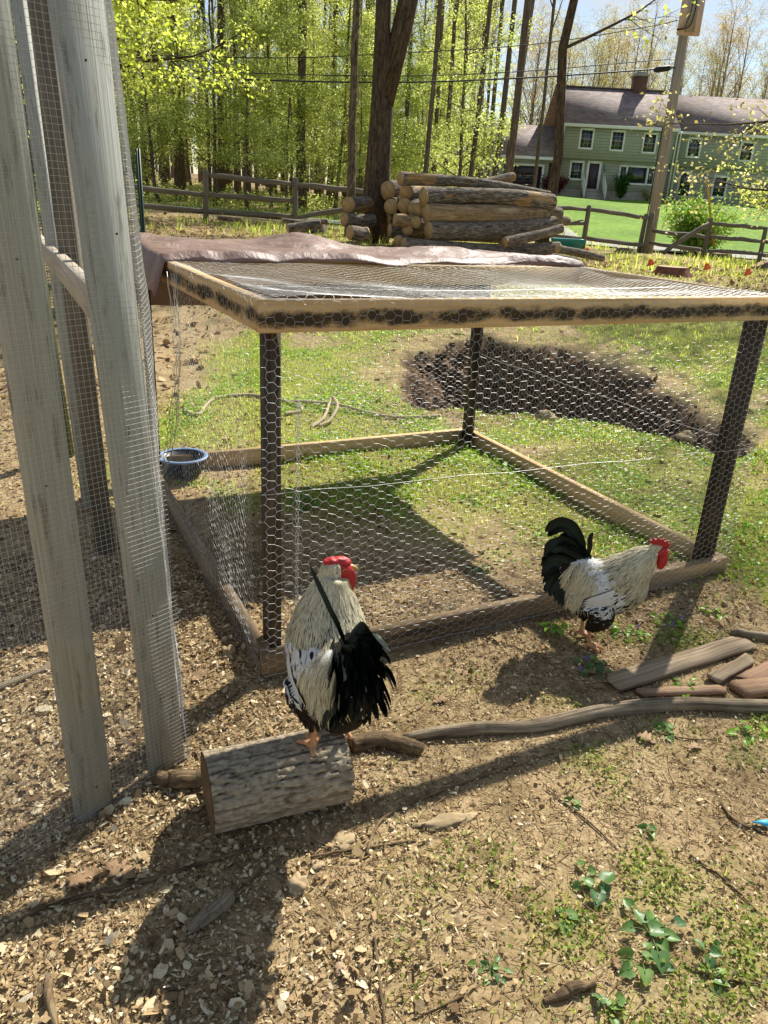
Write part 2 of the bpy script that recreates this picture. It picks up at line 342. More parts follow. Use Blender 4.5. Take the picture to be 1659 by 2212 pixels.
def make_tree(name, seed, H, r0, fb=.4, n1=16, L1=4.0, elev=(20, 60), n2=7, leaf=L_olive, nleaf=9, lsize=.12, jit=.35, barkm=M_bark, wob=.35, fork=None, droop=0, n3=2, curve=None, leaf_lo=0):
    r = np.random.default_rng(seed); mb = MB(); C = []
    zt = np.linspace(0, 1, 14); off = np.cumsum(r.normal(0, wob*H/220, (14, 2)), 0); off[0] = 0
    if curve is not None: off = off+np.array([[np.interp(z, curve[0], curve[1]), np.interp(z, curve[0], curve[2])] for z in zt])
    trunk = np.column_stack([off, zt*H]); rad = r0*(1-zt)**.75*.95+r0*.05; rad[0] *= 1.35; rad[1] *= 1.06
    trunks = [(trunk, rad)]
    if fork:
        k = int(fork[0]*13+1e-6); b = trunk[k]; az = fork[1]; L = H*(1-fork[0]); u = np.linspace(0, 1, 10)
        f = b+np.column_stack([np.cos(az)*fork[2]*L*u**.8, np.sin(az)*fork[2]*L*u**.8, L*u]); trunks.append((f, rad[k]*.8*(1-u)**.7+.02)); rad[k+1:] *= .72; trunk[k+1:, 0] -= .05
    for q, (tp, tr) in enumerate(trunks): tube(mb, tp, tr, 12, True, .03, seed+q)
    for q, (tp, tr) in enumerate(trunks):
        for k in range(n1):
            t_ = fb+(1-fb)*(k+r.uniform(0, 1))/n1 if q == 0 else r.uniform(.25, 1)
            t_ = min(t_, .985); x = t_*(len(tp)-1); i0 = int(x); b = tp[i0]*(1-x+i0)+tp[min(i0+1, len(tp)-1)]*(x-i0)
            az = 2.4*k+r.uniform(-.5, .5); el = R_(r.uniform(*elev)); L = L1*(1-.6*max(0, (t_-fb)/(1-fb)))*r.uniform(.6, 1.15)
            u = np.linspace(0, 1, 6); d = np.array([math.cos(az)*math.cos(el), math.sin(az)*math.cos(el), math.sin(el)])
            P = b+d*L*u[:, None]+np.cumsum(r.normal(0, L*.025, (6, 3)), 0)*u[:, None]; P[:, 2] += (L*.12-droop*L)*u**2
            rb = max(.012, np.interp(x, range(len(tr)), tr)*.42); tube(mb, P, rb*(1-u*.8), 5, False)
            for m_ in range(n2):
                v = r.uniform(.25, 1); p0 = P[0]*0+np.array([np.interp(v, u, P[:, a]) for a in range(3)])
                d2 = norm(d+r.normal(0, .75, 3)); l2 = L*.36*r.uniform(.5, 1.2); w = np.linspace(0, 1, 4)
                Q = p0+d2*l2*w[:, None]; Q[:, 2] += (.1-droop)*l2*w**2; tube(mb, Q, max(.006, rb*.3)*(1-w*.8), 3, False)
                for m3 in range(n3):
                    p1 = Q[0]+(Q[-1]-Q[0])*r.uniform(.3, 1); d3 = norm(d2+r.normal(0, .8, 3)); l3 = l2*.5; W = np.vstack([p1, p1+d3*l3*.5+r.normal(0, l3*.05, 3), p1+d3*l3]); W[:, 2] -= droop*l3*.4*np.array([0, .3, 1]); tube(mb, W, [.006, .004, .002], 3, False)
                    nl = r.poisson(nleaf); cc = p1+d3*l3*r.uniform(.1, 1.1, (nl, 1))+r.normal(0, jit, (nl, 3))*np.array([1, 1, .45]); C.append(cc)
    root = empty(name); mb.build('trunk', barkm, root, True)
    C = np.concatenate(C); C = C[C[:, 2] > leaf_lo]
    lm = MB(); leaves(lm, C, lsize, .3, .2, .62, r); lm.build('crown', leaf, root)
    return root
def place(o, x, y, rz=0, s=1, lean=(0, 0), z=None, sz=None):
    # sz stretches the height only
    o.location = (x, y, float(T0(x, y))-.05 if z is None else z); o.rotation_euler = (lean[0], lean[1], rz); o.scale = (s, s, s*(sz or 1)); return o
def pxd(px, y): return Yp(px, 400, y)[0]
KIND = {}
KIND['tall'] = [make_tree('canopy_tree', 11, 21, .2, .42, 15, 4.2, (25, 65), 7, L_olive, 18, .09, .22),
                make_tree('canopy_tree', 12, 24, .26, .45, 16, 5.0, (20, 60), 7, L_bright, 17, .09, .24, M_bark),
                make_tree('canopy_tree', 13, 19, .16, .35, 16, 3.4, (30, 70), 7, L_olive, 17, .09, .2, fork=(.45, 1.0, .12))]
KIND['under'] = [make_tree('understory_tree', 21, 8.5, .06, .12, 22, 2.3, (0, 40), 7, L_under, 34, .08, .2, M_bark, .8),
                 make_tree('understory_tree', 22, 6.5, .05, .1, 20, 2.0, (-5, 35), 7, L_under, 36, .08, .2, M_bark, .8),
                 make_tree('understory_tree', 23, 10, .08, .18, 24, 2.4, (5, 45), 7, L_bright, 32, .08, .2, M_bark, .8)]
KIND['bud'] = [make_tree('budding_tree', 31, 17, .2, .25, 22, 5.5, (40, 75), 9, L_tan, 6, .12, .3, M_twig, n3=3),
               make_tree('budding_tree', 32, 15, .17, .22, 22, 5.0, (35, 70), 9, L_olive, 7, .12, .3, M_twig, n3=3)]
used = set()
def inst(kind, k, x, y, rz, s, lean, label, cat='tree', group=None, z=None, sz=None):
    src = KIND[kind][k]
    o = src if (kind, k) not in used else copy_tree(src)
    used.add((kind, k)); place(o, x, y, rz, s, lean, z, sz); tag(o, label, cat, group); return o
# trees one can tell apart along the edge of the wood: (foot px, depth, kind, variant, scale, lean right, label)
edge = [(452, 33, 'tall', 2, .8, 0, 'thin grey tree behind the rail fence post nearest the mesh run'),
        (512, 34, 'tall', 0, 1.0, 0, 'straight dark trunk between two rail fence posts, leftmost of a close pair'),
        (536, 35.5, 'tall', 1, .8, 0.01, 'dark trunk just right of its twin between two rail fence posts'),
        (585, 31, 'tall', 2, .75, -0.03, 'slender trunk leaning left in front of a thicker pair in the wood'),
        (612, 37, 'tall', 0, .95, 0, 'straight trunk just left of the stout tree behind the second fence post'),
        (652, 31, 'tall', 1, 1.15, 0, 'stout dark tree rising behind the second rail fence post'),
        (708, 36, 'tall', 2, 1.0, 0.01, 'thin tree in the wood left of the vine-wrapped tree'),
        (872, 33, 'tall', 0, .9, 0, 'tree just right of the big forked trunk, behind the log pile'),
        (912, 27, 'tall', 2, 1.0, 0.015, 'slim tree leaning right behind the left half of the log pile'),
        (962, 34, 'tall', 0, .9, 0.01, 'straight tree behind the middle of the log pile'),
        (1008, 29, 'tall', 2, 1.05, 0.03, 'leaning tree behind the top log of the pile'),
        (1066, 30, 'tall', 1, .8, 0.02, 'left of two close trees in front of the garage roof'),
        (1098, 24, 'tall', 0, 1.05, -0.01, 'thick pale trunk in front of the dark garage door')]
for px, d, kd, k, s, ln, lab in edge: inst(kd, k, pxd(px, d), d, random.uniform(0, 6), s*.54, (0, ln), lab, sz=1.9)
# the rest of the wood
r = random.Random(5); pts = []
def far_enough(x, y, dm):
    for a, b in pts:
        if (a-x)**2+(b-y)**2 < dm*dm: return False
    pts.append((x, y)); return True
G1 = 'tall trees inside the wood'; G2 = 'leafy saplings under the wood'; G3 = 'budding trees behind the house'
n_ = 0
while n_ < 130:
    y = r.uniform(32, 78); px = r.uniform(-150, 1180); x = pxd(px, y)
    if px > 1040 and y > 40: continue
    if far_enough(x, y, 1.5): inst('tall', r.randrange(3), x, y, r.uniform(0, 6), r.uniform(.38, .75), (r.uniform(-.03, .03), r.uniform(-.03, .05)), 'tall thin tree deep inside the wood beyond the road', group=G1, sz=r.uniform(1.5, 2.1)); n_ += 1
n_ = 0
while n_ < 54:
    y = r.uniform(28.5, 52); px = r.uniform(180, 1010); x = pxd(px, y)
    if far_enough(x, y, 1.5): inst('under', r.randrange(3), x, y, r.uniform(0, 6), r.uniform(.65, 1.2), (r.uniform(-.06, .06), r.uniform(-.06, .06)), 'bright green leafy sapling growing under the tall trees', group=G2); n_ += 1
n_ = 0
while n_ < 44:
    y = r.uniform(74, 96); px = r.uniform(1080, 1760); x = pxd(px, y)
    if far_enough(x, y, 2.6): inst('bud', r.randrange(2), x, y, r.uniform(0, 6), r.uniform(.78, 1.0), (0, 0), 'twiggy budding tree behind the green house', group=G3); n_ += 1
# far wood: one mass of bare stems and thin leaf behind everything
mb = MB(); lm = MB(); rr = np.random.default_rng(3)
for k in range(420):
    y = rr.uniform(80, 130); x = rr.uniform(-95, 85); z = float(T0(x, y)); h = rr.uniform(11, 17)
    if x > 8: h *= .5
    tube(mb, [(x, y, z), (x+rr.normal(0, .4), y, z+h*.5), (x+rr.normal(0, .9), y, z+h)], [.2, .13, .03], 4, False)
    n = 115; u = rr.uniform(.12, 1, (n, 1)); c = np.array([x, y, z])+np.concatenate([rr.normal(0, 2.3, (n, 2)), u*h], 1); leaves(lm, c, .42, .2, .2, .6, rr)
root = empty('distant_wood'); tag(root, 'far wooded rise of thin trees closing the view', kind='stuff')
mb.build('stems', M_bark, root, True, 'stuff'); lm.build('foliage', L_olive, root, kind='stuff')

# forked tree in front of the fence
bt = make_tree('forked_tree', 41, 15, .235, .42, 12, 3.6, (15, 55), 7, L_olive, 6, .11, .35, M_bark2, .05, fork=(.155, .0, .125), curve=([0, .15, .5, 1], [0, .0, -.15, -.6], [0, 0, 0, 0]))
p = G(806, 524); place(bt, p[0], p[1], 0, 1, (0, .03)); tag(bt, 'big dark forked tree trunk standing beside the log pile', 'tree')
BT = p
vt = make_tree('vine_tree', 42, 13, .085, .45, 9, 2.6, (20, 60), 6, L_olive, 5, .1, .3, M_bark, .25)
p = G(752, 512); place(vt, p[0], p[1]+.3, 0, 1, (0, .005)); tag(vt, 'slim vine-wrapped tree just left of the big forked trunk', 'tree')
vm = MB(); th = np.linspace(0, 26, 160); vine = np.column_stack([.095*np.cos(th), .095*np.sin(th), th/26*5.5]); tube(vm, vine, .012, 5); tube(vm, vine*np.array([-1, -1, .9]), .009, 5)
vo = vm.build('vine', M_twig, None, True); vo.parent = vt
ct = make_tree('crooked_tree', 43, 14, .13, .3, 12, 3.4, (10, 55), 7, L_maple, 4, .12, .3, M_bark2, .3, curve=([0, .15, .3, .45, .6, 1], [0, .2, .0, .22, .12, .3], [0, 0, 0, 0, 0, 0]))
p = Yp(1172, 500, 20.0); place(ct, p[0], 20.0, 0, 1, (0, .005)); tag(ct, 'crooked dark tree between the garage and the front of the house', 'tree')
mt = make_tree('maple_tree', 44, 8.5, .14, .2, 34, 3.1, (-5, 35), 9, L_maple, 44, .075, .2, M_bark2, .3, droop=.2)
place(mt, -5.0, 13.6, 2.0); tag(mt, 'yellow-green maple whose leafy branches hang beside the mesh run', 'tree')
mt2 = make_tree('leafing_tree', 45, 10, .15, .12, 30, 4.2, (0, 50), 8, L_olive, 24, .09, .22, M_bark2, .4, droop=.1)
place(mt2, 9.9, 17.6, .6, 1, (0, -.05)); tag(mt2, 'olive leafing tree reaching in from beside the gate', 'tree')
mt3 = make_tree('pale_leafing_tree', 46, 12, .15, .25, 24, 4.4, (0, 45), 8, L_tan, 18, .08, .22, M_bark2, .4)
place(mt3, 8.7, 14.6, .2); tag(mt3, 'pale budding tree overhanging the sky beside the utility pole', 'tree')
mt4 = make_tree('slender_green_tree', 47, 6, .06, .1, 20, 2.0, (0, 45), 7, L_bright, 14, .12, .25, M_bark2, .6)
place(mt4, 11.9, 25.5, 0); tag(mt4, 'slender bright green tree behind the gate end of the fence', 'tree')

def shrub(name, c, rx, rz, n, leaf, ls, label, seed, stems=14, spiky=0):
    r = np.random.default_rng(seed); root = empty(name, c); mb = MB(); C = []
    for k in range(stems):
        az = r.uniform(0, 6.28); e = np.array([math.cos(az)*rx*r.uniform(.3, 1), math.sin(az)*rx*r.uniform(.3, 1), rz*r.uniform(.5, 1)])
        P = np.array([[0, 0, 0], e*.5+[0, 0, rz*.12], e])+np.array(c); tube(mb, P, [.02*rx+.004, .012*rx+.003, .004], 4, False)
        m = n//stems; u = r.uniform(.25, 1.08, (m, 1)); C.append(np.array(c)+e*u+r.normal(0, rx*.17, (m, 3))*np.array([1, 1, .8]))
    C = np.concatenate(C); C[:, 2] = np.maximum(C[:, 2], c[2]+.03); mb.build('stem', M_bark2, root, True); lm = MB(); leaves(lm, C, ls, .2, .2, .3 if spiky else .55, r); lm.build('crown', leaf, root); tag(root, label, 'shrub'); return root
p = Yp(1512, 500, 26.5); shrub('yew_bush', (p[0], 26.5, float(T0(p[0], 26.5))), 1.15, 1.6, 7000, L_shrub, .16, 'feathery bright green bush behind the gate', 51, 40, 1)
# ------------------------------------------------------------------ house
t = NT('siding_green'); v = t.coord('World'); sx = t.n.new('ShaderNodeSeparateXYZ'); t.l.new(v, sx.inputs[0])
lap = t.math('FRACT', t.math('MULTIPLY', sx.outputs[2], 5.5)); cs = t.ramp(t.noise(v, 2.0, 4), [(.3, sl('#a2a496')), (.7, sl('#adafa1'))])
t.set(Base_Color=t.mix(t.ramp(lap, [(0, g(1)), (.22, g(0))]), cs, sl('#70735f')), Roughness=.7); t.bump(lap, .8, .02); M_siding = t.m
t = NT('shingle_roof'); v = t.coord('World'); br = t.n.new('ShaderNodeTexBrick'); t.l.new(t.map(v, (1, 1, 1.4)), br.inputs['Vector'])
mp = t.n.new('ShaderNodeMapping'); mp.inputs['Rotation'].default_value = (R_(90), 0, 0); t.l.new(v, mp.inputs[0]); t.l.new(mp.outputs[0], br.inputs['Vector'])
br.inputs['Scale'].default_value = 1.0; br.inputs['Brick Width'].default_value = .32; br.inputs['Row Height'].default_value = .12; br.inputs['Mortar Size'].default_value = .008
br.inputs['Color1'].default_value = sl('#7c6c66'); br.inputs['Color2'].default_value = sl('#9c8a82'); br.inputs['Mortar'].default_value = sl('#5a4c48')
t.set(Base_Color=br.outputs['Color'], Roughness=.9); M_shingle = t.m
M_white = plain('white_trim', sl('#ecece6'), .5); M_purple = plain('dark_purple_paint', sl('#3c3038'), .4)
t = NT('window_glass'); t.set(Base_Color=sl('#1c2226'), Roughness=.08); t.b.inputs['Specular IOR Level'].default_value = .8; M_glass = t.m
M_conc = plain('concrete', sl('#a39d92'), .9, noise=.15, nsc=4, bump=.2)
M_brick = plain('chimney_brick', sl('#6a4d44'), .9, noise=.3, nsc=9); M_grey = plain('grey_metal', sl('#8d9296'), .45, .6)
HY = 56.0; house = empty('house', (17, HY, 2)); tag(house, 'two-storey sage green house with brown shingle roof and white trim', 'house')
def pt(name, mat, fn, parent=house, smooth_=False, label=None):
    mb = MB(); fn(mb); o = mb.build(name, mat, parent, smooth_)
    if label: o['label'] = label
    return o
pt('foundation', M_conc, lambda m: (box(m, 10.55, 17.6, HY+.38, HY+8, 1.2, 2.95), box(m, 17.75, 25.9, HY+.75, HY+8, 1.2, 2.2)))
pt('wall', M_siding, lambda m: box(m, 10.5, 17.66, HY+.33, HY+8, 2.951, 4.72), label='lower clapboard wall of the main block')
pt('wall', M_siding, lambda m: box(m, 10.45, 17.7, HY, HY+8.1, 4.721, 6.72), label='overhanging upper clapboard wall of the main block')
pt('wall', M_siding, lambda m: box(m, 17.72, 25.95, HY+.7, HY+7.9, 2.201, 4.62), label='lower clapboard wall of the wing')
pt('wall', M_siding, lambda m: box(m, 17.72, 26, HY+.38, HY+8, 4.621, 6.62), label='upper clapboard wall of the wing')
pt('wall', M_siding, lambda m: (box(m, 5.95, 6.95, HY+.3, HY+6, 2.0, 4.66), box(m, 9.3, 10.44, HY+.3, HY+6, 2.0, 4.66), box(m, 6.951, 9.299, HY+.3, HY+6, 4.15, 4.66)), label='garage wall')
def gable(m, x0, x1, y0, y1, ze, zr, th=.16):
    ym = (y0+y1)/2; V = [(x0, y0, ze), (x1, y0, ze), (x1, ym, zr), (x0, ym, zr), (x1, y1, ze), (x0, y1, ze)]
    V = V+[(a, b, c-th) for a, b, c in V]; m.add(V, [np.array([(0, 1, 2, 3), (3, 2, 4, 5), (7, 6, 9, 8), (8, 9, 11, 10), (0, 6, 7, 1), (5, 4, 10, 11), (0, 3, 9, 6), (3, 5, 11, 9), (1, 7, 8, 2), (2, 8, 10, 4)])])
rf = pt('roof', M_shingle, lambda m: gable(m, 10.2, 17.85, HY-.3, HY+8.4, 6.78, 9.42))
pt('ridge_cap', M_shingle, lambda m: beam(m, (10.2, HY+4.05, 9.44), (17.85, HY+4.05, 9.44), .3, .06), rf)
pt('roof', M_shingle, lambda m: gable(m, 17.86, 26.3, HY+.1, HY+8.2, 6.68, 9.27))
pt('roof', M_shingle, lambda m: gable(m, 5.6, 10.43, HY-.1, HY+6.3, 4.72, 6.85), label='lower garage roof')
pt('fascia', M_white, lambda m: box(m, 10.2, 17.85, HY-.34, HY-.305, 6.58, 6.77)); pt('fascia', M_white, lambda m: box(m, 5.6, 10.43, HY-.14, HY-.105, 4.53, 4.71)); pt('fascia', M_white, lambda m: box(m, 17.86, 26.3, HY+.06, HY+.095, 6.5, 6.67))
ch = pt('chimney', M_brick, lambda m: box(m, 15.45, 16.3, HY+3.6, HY+4.5, 8.6, 10.2)); pt('chimney_cap', M_conc, lambda m: box(m, 15.36, 16.39, HY+3.5, HY+4.6, 10.202, 10.34), ch); pt('flue', M_grey, lambda m: box(m, 15.6, 16.15, HY+3.8, HY+4.3, 10.342, 10.5), ch)
def window(x, z, w, h, yf, cols=3, rows=4, lab=None):
    f = pt('window', M_white, lambda m: (box(m, x-w/2-.11, x+w/2+.11, yf-.06, yf+.05, z+h/2, z+h/2+.13), box(m, x-w/2-.11, x+w/2+.11, yf-.08, yf+.05, z-h/2-.12, z-h/2), box(m, x-w/2-.11, x-w/2, yf-.055, yf+.05, z-h/2+.001, z+h/2-.001), box(m, x+w/2, x+w/2+.11, yf-.055, yf+.05, z-h/2+.001, z+h/2-.001)), label=lab)
    pt('pane', M_glass, lambda m: box(m, x-w/2, x+w/2, yf-.01, yf+.03, z-h/2, z+h/2), f)
    def mun(m):
        for k in range(1, cols): xx = x-w/2+w*k/cols; box(m, xx-.012, xx+.012, yf-.025, yf-.012, z-h/2, z+h/2)
        for k in range(1, rows): zz = z-h/2+h*k/rows; hh = .03 if k*2 == rows else .012; box(m, x-w/2, x+w/2, yf-.03, yf-.0255, zz-hh, zz+hh)
    if cols*rows > 1: pt('muntins', M_grey, mun, f)
for x, z in ((11.92, 6.0), (13.95, 5.98), (16.06, 5.94)): window(x, z-.08, .72, 1.02, HY)
window(11.6, 4.02, .72, .95, HY+.33); window(19.12, 5.76, .72, 1.0, HY+.38); window(21.41, 3.5, .78, 1.15, HY+.7); window(22.6, 5.7, .72, 1.0, HY+.38)
window(15.64, 3.92, 1.3, .95, HY+.33, 1, 1, 'middle light of the wide picture window'); window(14.72, 3.92, .36, .95, HY+.329, 2, 3); window(16.56, 3.92, .36, .95, HY+.329, 2, 3)
def arch(m, x, z, w, h, y0, y1, grow):
    P = [(x-w/2-grow, z-h/2-grow), (x+w/2+grow, z-h/2-grow)]+[(x+(w/2+grow)*math.cos(a), z+h/2-w/2+(w/2+grow)*math.sin(a)) for a in np.linspace(0, math.pi, 14)]
    n = len(P); V = [(a, y0, b) for a, b in P]+[(a, y1, b) for a, b in P]; m.add(V, [np.array([list(range(n))]), np.array([(i, i+n, (i+1) % n+n, (i+1) % n) for i in range(n)])])
aw = pt('arched_window', M_white, lambda m: arch(m, 19.05, 3.55, .7, 1.4, HY+.62, HY+.71, .13)); pt('pane', M_glass, lambda m: arch(m, 19.05, 3.55, .7, 1.4, HY+.6, HY+.62, 0), aw)
pt('muntins', M_grey, lambda m: [box(m, 19.05-.35+.7*k/3-.012, 19.05-.35+.7*k/3+.012, HY+.585, HY+.599, 2.86, 4.1) for k in (1, 2)]+[box(m, 18.71, 19.39, HY+.58, HY+.584, z-.012, z+.012) for z in (3.2, 3.55, 3.9)], aw)
dr = pt('door', M_purple, lambda m: box(m, 12.42, 13.08, HY+.27, HY+.34, 2.95, 4.5)); pt('door_frame', M_white, lambda m: (box(m, 12.27, 12.419, HY+.25, HY+.36, 2.95, 4.66), box(m, 13.081, 13.23, HY+.25, HY+.36, 2.95, 4.66), box(m, 12.42, 13.08, HY+.25, HY+.36, 4.501, 4.66)), dr); pt('handle', M_grey, lambda m: box(m, 12.98, 13.03, HY+.22, HY+.27, 3.65, 3.72), dr)
pt('lantern', M_grey, lambda m: box(m, 13.4, 13.56, HY+.15, HY+.33, 4.1, 4.42))
for k in range(4): pt('step', M_conc, lambda m: box(m, 12.1, 13.4, HY-1.0+.32*k, HY+.3, 2.0 if k == 0 else 2.241+.235*(k-1), 2.24+.235*k))
for x in (12.06, 13.44):
    rl = pt('stair_rail', M_white, lambda m: (beam(m, (x, HY-1.0, 3.0), (x, HY+.2, 3.9), .06, .09), beam(m, (x, HY-1.0, 2.35), (x, HY+.2, 3.12), .05, .07)))
    for k in range(7): u = k/6; pt('baluster', M_white, lambda m: beam(m, (x, HY-1+1.2*u, 2.2+.8*u), (x, HY-1+1.2*u, 2.98+.9*u), .05, .05, (0, 1, 0)), rl)
gdr = pt('garage_door', M_purple, lambda m: [box(m, 6.96, 9.29, HY+.42, HY+.5, 1.9+.56*k, 2.44+.56*k) for k in range(4)]); pt('door_frame', M_white, lambda m: (box(m, 6.8, 9.45, HY+.24, HY+.299, 4.15, 4.27), box(m, 6.8, 6.94, HY+.24, HY+.299, 2.0, 4.149), box(m, 9.31, 9.45, HY+.24, HY+.299, 2.0, 4.149)), gdr)
for k in range(4): pt('pane', M_glass, lambda m: box(m, 7.15+.52*k, 7.55+.52*k, HY+.4, HY+.419, 3.3, 3.55), gdr)
pt('side_door', M_purple, lambda m: box(m, 9.75, 10.2, HY+.25, HY+.29, 2.6, 4.4))
for x in (10.38, 17.78, 18.0, 5.9): pt('downspout', M_white, lambda m: tube(m, [(x, HY-.15, 6.6 if x > 6 else 4.6), (x, HY-.05, 6.4 if x > 6 else 4.4), (x, HY+.0, 2.3)], .05, 6))
def hs(px, y, dz=0): x = pxd(px, y); return (x, y, float(T0(x, y))+dz)
shrub('red_shrub', (9.9, 54.6, float(T0(9.9, 54.6))), .85, 1.1, 2600, L_red, .14, 'dark red mounded shrub at the corner of the house', 61, 26)
shrub('evergreen_shrub', (14.55, 55.4, float(T0(14.55, 55.4))), .55, 1.7, 2200, L_dark, .14, 'upright dark evergreen shrub below the picture window', 62, 20)
shrub('low_shrub', (16.4, 55.6, float(T0(16.4, 55.6))), .5, .8, 500, L_olive, .1, 'sparse twiggy shrub at the house foundation beside the picture window', 63, 20)

# ------------------------------------------------------------------ utility pole and wires
M_pole = wood('pole_wood', (sl('#7c746a'), sl('#9a9186'), sl('#b5aca0')), (1.5, 20, 20), .9); M_black = plain('black_cable', sl('#17181a'), .5); M_rust = wood('rusty_board', (sl('#b08c7e'), sl('#c8b0a0'), sl('#d8c8b8')), (2, 12, 12), .8)
pb = Yp(1404, 512, 23.4); ptop = Yp(1490, 0, 23.4); d = (ptop-pb); pb[2] = float(T0(pb[0], 23.4))-.2; pt1 = ptop+d*.12
pole = empty('utility_pole', pb); tag(pole, 'tall weathered wooden utility pole behind the fence in front of the house', 'pole')
pt('shaft', M_pole, lambda m: tube(m, [pb, pb*.5+pt1*.5, pt1], [.15, .135, .115], 16), pole, True)
bx = Yp(1490, 33, 23.2); ax_ = norm(d); 
eq = pt('backboard', M_rust, lambda m: beam(m, bx-ax_*.47-[0, .12, 0], bx+ax_*.6-[0, .12, 0], .56, .1, (0, 1, 0)), pole)
pt('mounting_plate', M_pole, lambda m: beam(m, bx-ax_*.4-[0, .19, 0], bx+ax_*.58-[0, .19, 0], .24, .03, (0, 1, 0)), eq)
pt('cable', M_black, lambda m: (tube(m, spline([bx+ax_*.5+[.03, -.215, 0], bx+[.05, -.22, 0], bx-ax_*.3+[-.05, -.23, 0], bx-ax_*.38+[-.33, -.2, 0]], 14), .012, 5), tube(m, spline([bx+ax_*.5+[-.02, -.215, 0], bx+[-.06, -.22, 0], bx-ax_*.3+[-.16, -.23, 0], bx-ax_*.36+[-.34, -.2, 0]], 14), .01, 5)), eq)
for s in (-1, 1): pt('insulator', M_grey, lambda m: tube(m, [bx+ax_*.52+[.38*s, -.1, 0], bx+ax_*.4+[.38*s, -.1, 0], bx+ax_*.36+[.38*s, -.1, 0]], [.07, .07, .045], 10), pole)
pt('ground_wire', M_black, lambda m: tube(m, [pb+[-.2, -.05, .3], pb*.5+pt1*.5+[-.17, -.05, 0]], .016, 5), pole)
def wire(name, pts, r, label):
    m = MB(); tube(m, spline(pts, 40), r, 5); tag(m.build(name, M_black, None, True), label, 'cable')
pk = lambda px, py, y: Yp(px, py, y)
wire('power_line', [pk(-300, 165, 22), pk(240, 165, 22), pk(785, 178, 22.4), pk(1100, 170, 22.9), pk(1410, 150, 23.3), pk(1458, 146, 23.3)], .02, 'lowest thick black cable strung from the utility pole across the wood')
wire('power_line', [pk(-300, 138, 22), pk(240, 148, 22), pk(785, 164, 22.4), pk(1100, 156, 22.9), pk(1380, 133, 23.3), pk(1455, 128, 23.3)], .012, 'thin cable just above the lowest one strung from the pole')
wire('power_line', [pk(-300, 108, 22), pk(240, 118, 22), pk(600, 125, 22.2), pk(860, 115, 22.5), pk(1150, 96, 22.9), pk(1400, 58, 23.2), pk(1470, 42, 23.2)], .012, 'uppermost cable joining the board high on the utility pole')
m = MB(); tube(m, [pk(1412, 152, 23.2), pk(1418, 151, 23.2), pk(1445, 147, 23.2), pk(1450, 147, 23.2)], [.03, .07, .07, .03], 8); tag(m.build('cable_splice', M_black, None, True), 'fat black splice case on the lowest cable beside the pole', 'splice')

# ------------------------------------------------------------------ rail fence
M_rail = wood('weathered_rail', (sl('#4a443c'), sl('#6f675b'), sl('#958b7c')), (2, 30, 30), .9, bump=.5)
fence = empty('rail_fence', (-4, 18, .8)); tag(fence, 'weathered grey split-rail fence along the road, running behind the log pile', 'fence')
gatef = empty('gate_fence', (9, 23.5, .4)); tag(gatef, 'grey rail fence with diagonal brace beside the utility pole', 'fence')
def post(par, pxt, pyt, pxb, pyb, y, w=.12):
    a = Yp(pxb, pyb, y); b = Yp(pxt, pyt, y); a[2] -= .25; m = MB(); tube(m, [a, a*.5+b*.5, b-[0, 0, .03], b], [w*.56, w*.54, w*.5, w*.3], 8, True, .04, int(pxt)); m.build('post', M_rail, par, False)
def rail(par, p0, y0, p1, y1, h=.11, w=.06):
    a = Yp(*p0, y0); b = Yp(*p1, y1); u = np.linspace(0, 1, 6); P = a+(b-a)*u[:, None]+rng.normal(0, .012, (6, 3)); m = MB(); tube(m, P, h*.55*(1-.25*np.abs(u*2-1)**3), 7, True, .06, int(p0[0]), flat=None); m.build('rail', M_rail, par, False)
post(fence, 444, 366, 444, 482, 18.0); post(fence, 638, 383, 637, 482, 18.6); post(fence, 250, 352, 251, 470, 17.4); post(fence, 843, 398, 840, 500, 19.4)
rail(fence, (445, 378), 18, (638, 399), 18.6); rail(fence, (638, 399), 18.6, (842, 421), 19.4)
rail(fence, (250, 400), 17.4, (445, 421), 18); rail(fence, (445, 421), 18, (638, 433), 18.6)
rail(fence, (250, 440), 17.4, (445, 456), 18); rail(fence, (445, 456), 18, (638, 469), 18.6); rail(fence, (638, 470), 18.6, (842, 440), 19.4)
rail(fence, (842, 455), 19.4, (1060, 452), 20.6); rail(fence, (842, 425), 19.4, (1060, 445), 20.6); post(fence, 1060, 424, 1056, 520, 20.6)
rail(fence, (1060, 446), 20.6, (1268, 452), 21.6); rail(fence, (1060, 484), 20.6, (1265, 482), 21.6); rail(fence, (1060, 505), 20.6, (1262, 515), 21.6)
post(fence, 1273, 443, 1258, 536, 21.6); rail(fence, (1271, 452), 21.6, (1403, 471), 22.8); rail(fence, (1262, 514), 21.6, (1398, 532), 22.8); rail(fence, (1258, 476), 21.5, (1230, 482), 21.4, .05)
post(fence, 1410, 460, 1391, 542, 22.8, .15); post(fence, 1396, 462, 1380, 540, 23.0, .12)
post(gatef, 1537, 470, 1519, 549, 23.2); post(gatef, 1655, 490, 1640, 560, 23.6)
rail(gatef, (1408, 498), 22.9, (1530, 512), 23.2); rail(gatef, (1400, 525), 22.9, (1524, 541), 23.2)
rail(gatef, (1534, 482), 23.2, (1652, 494), 23.6); rail(gatef, (1530, 510), 23.2, (1650, 521), 23.6); rail(gatef, (1524, 541), 23.2, (1645, 548), 23.6); rail(gatef, (1640, 520), 23.6, (1720, 530), 23.9); rail(gatef, (1640, 550), 23.6, (1720, 560), 23.9)
rail(gatef, (1531, 482), 23.1, (1432, 545), 22.7, .13)
M_yel = plain('yellow_plastic', sl('#c99a2a'), .5)
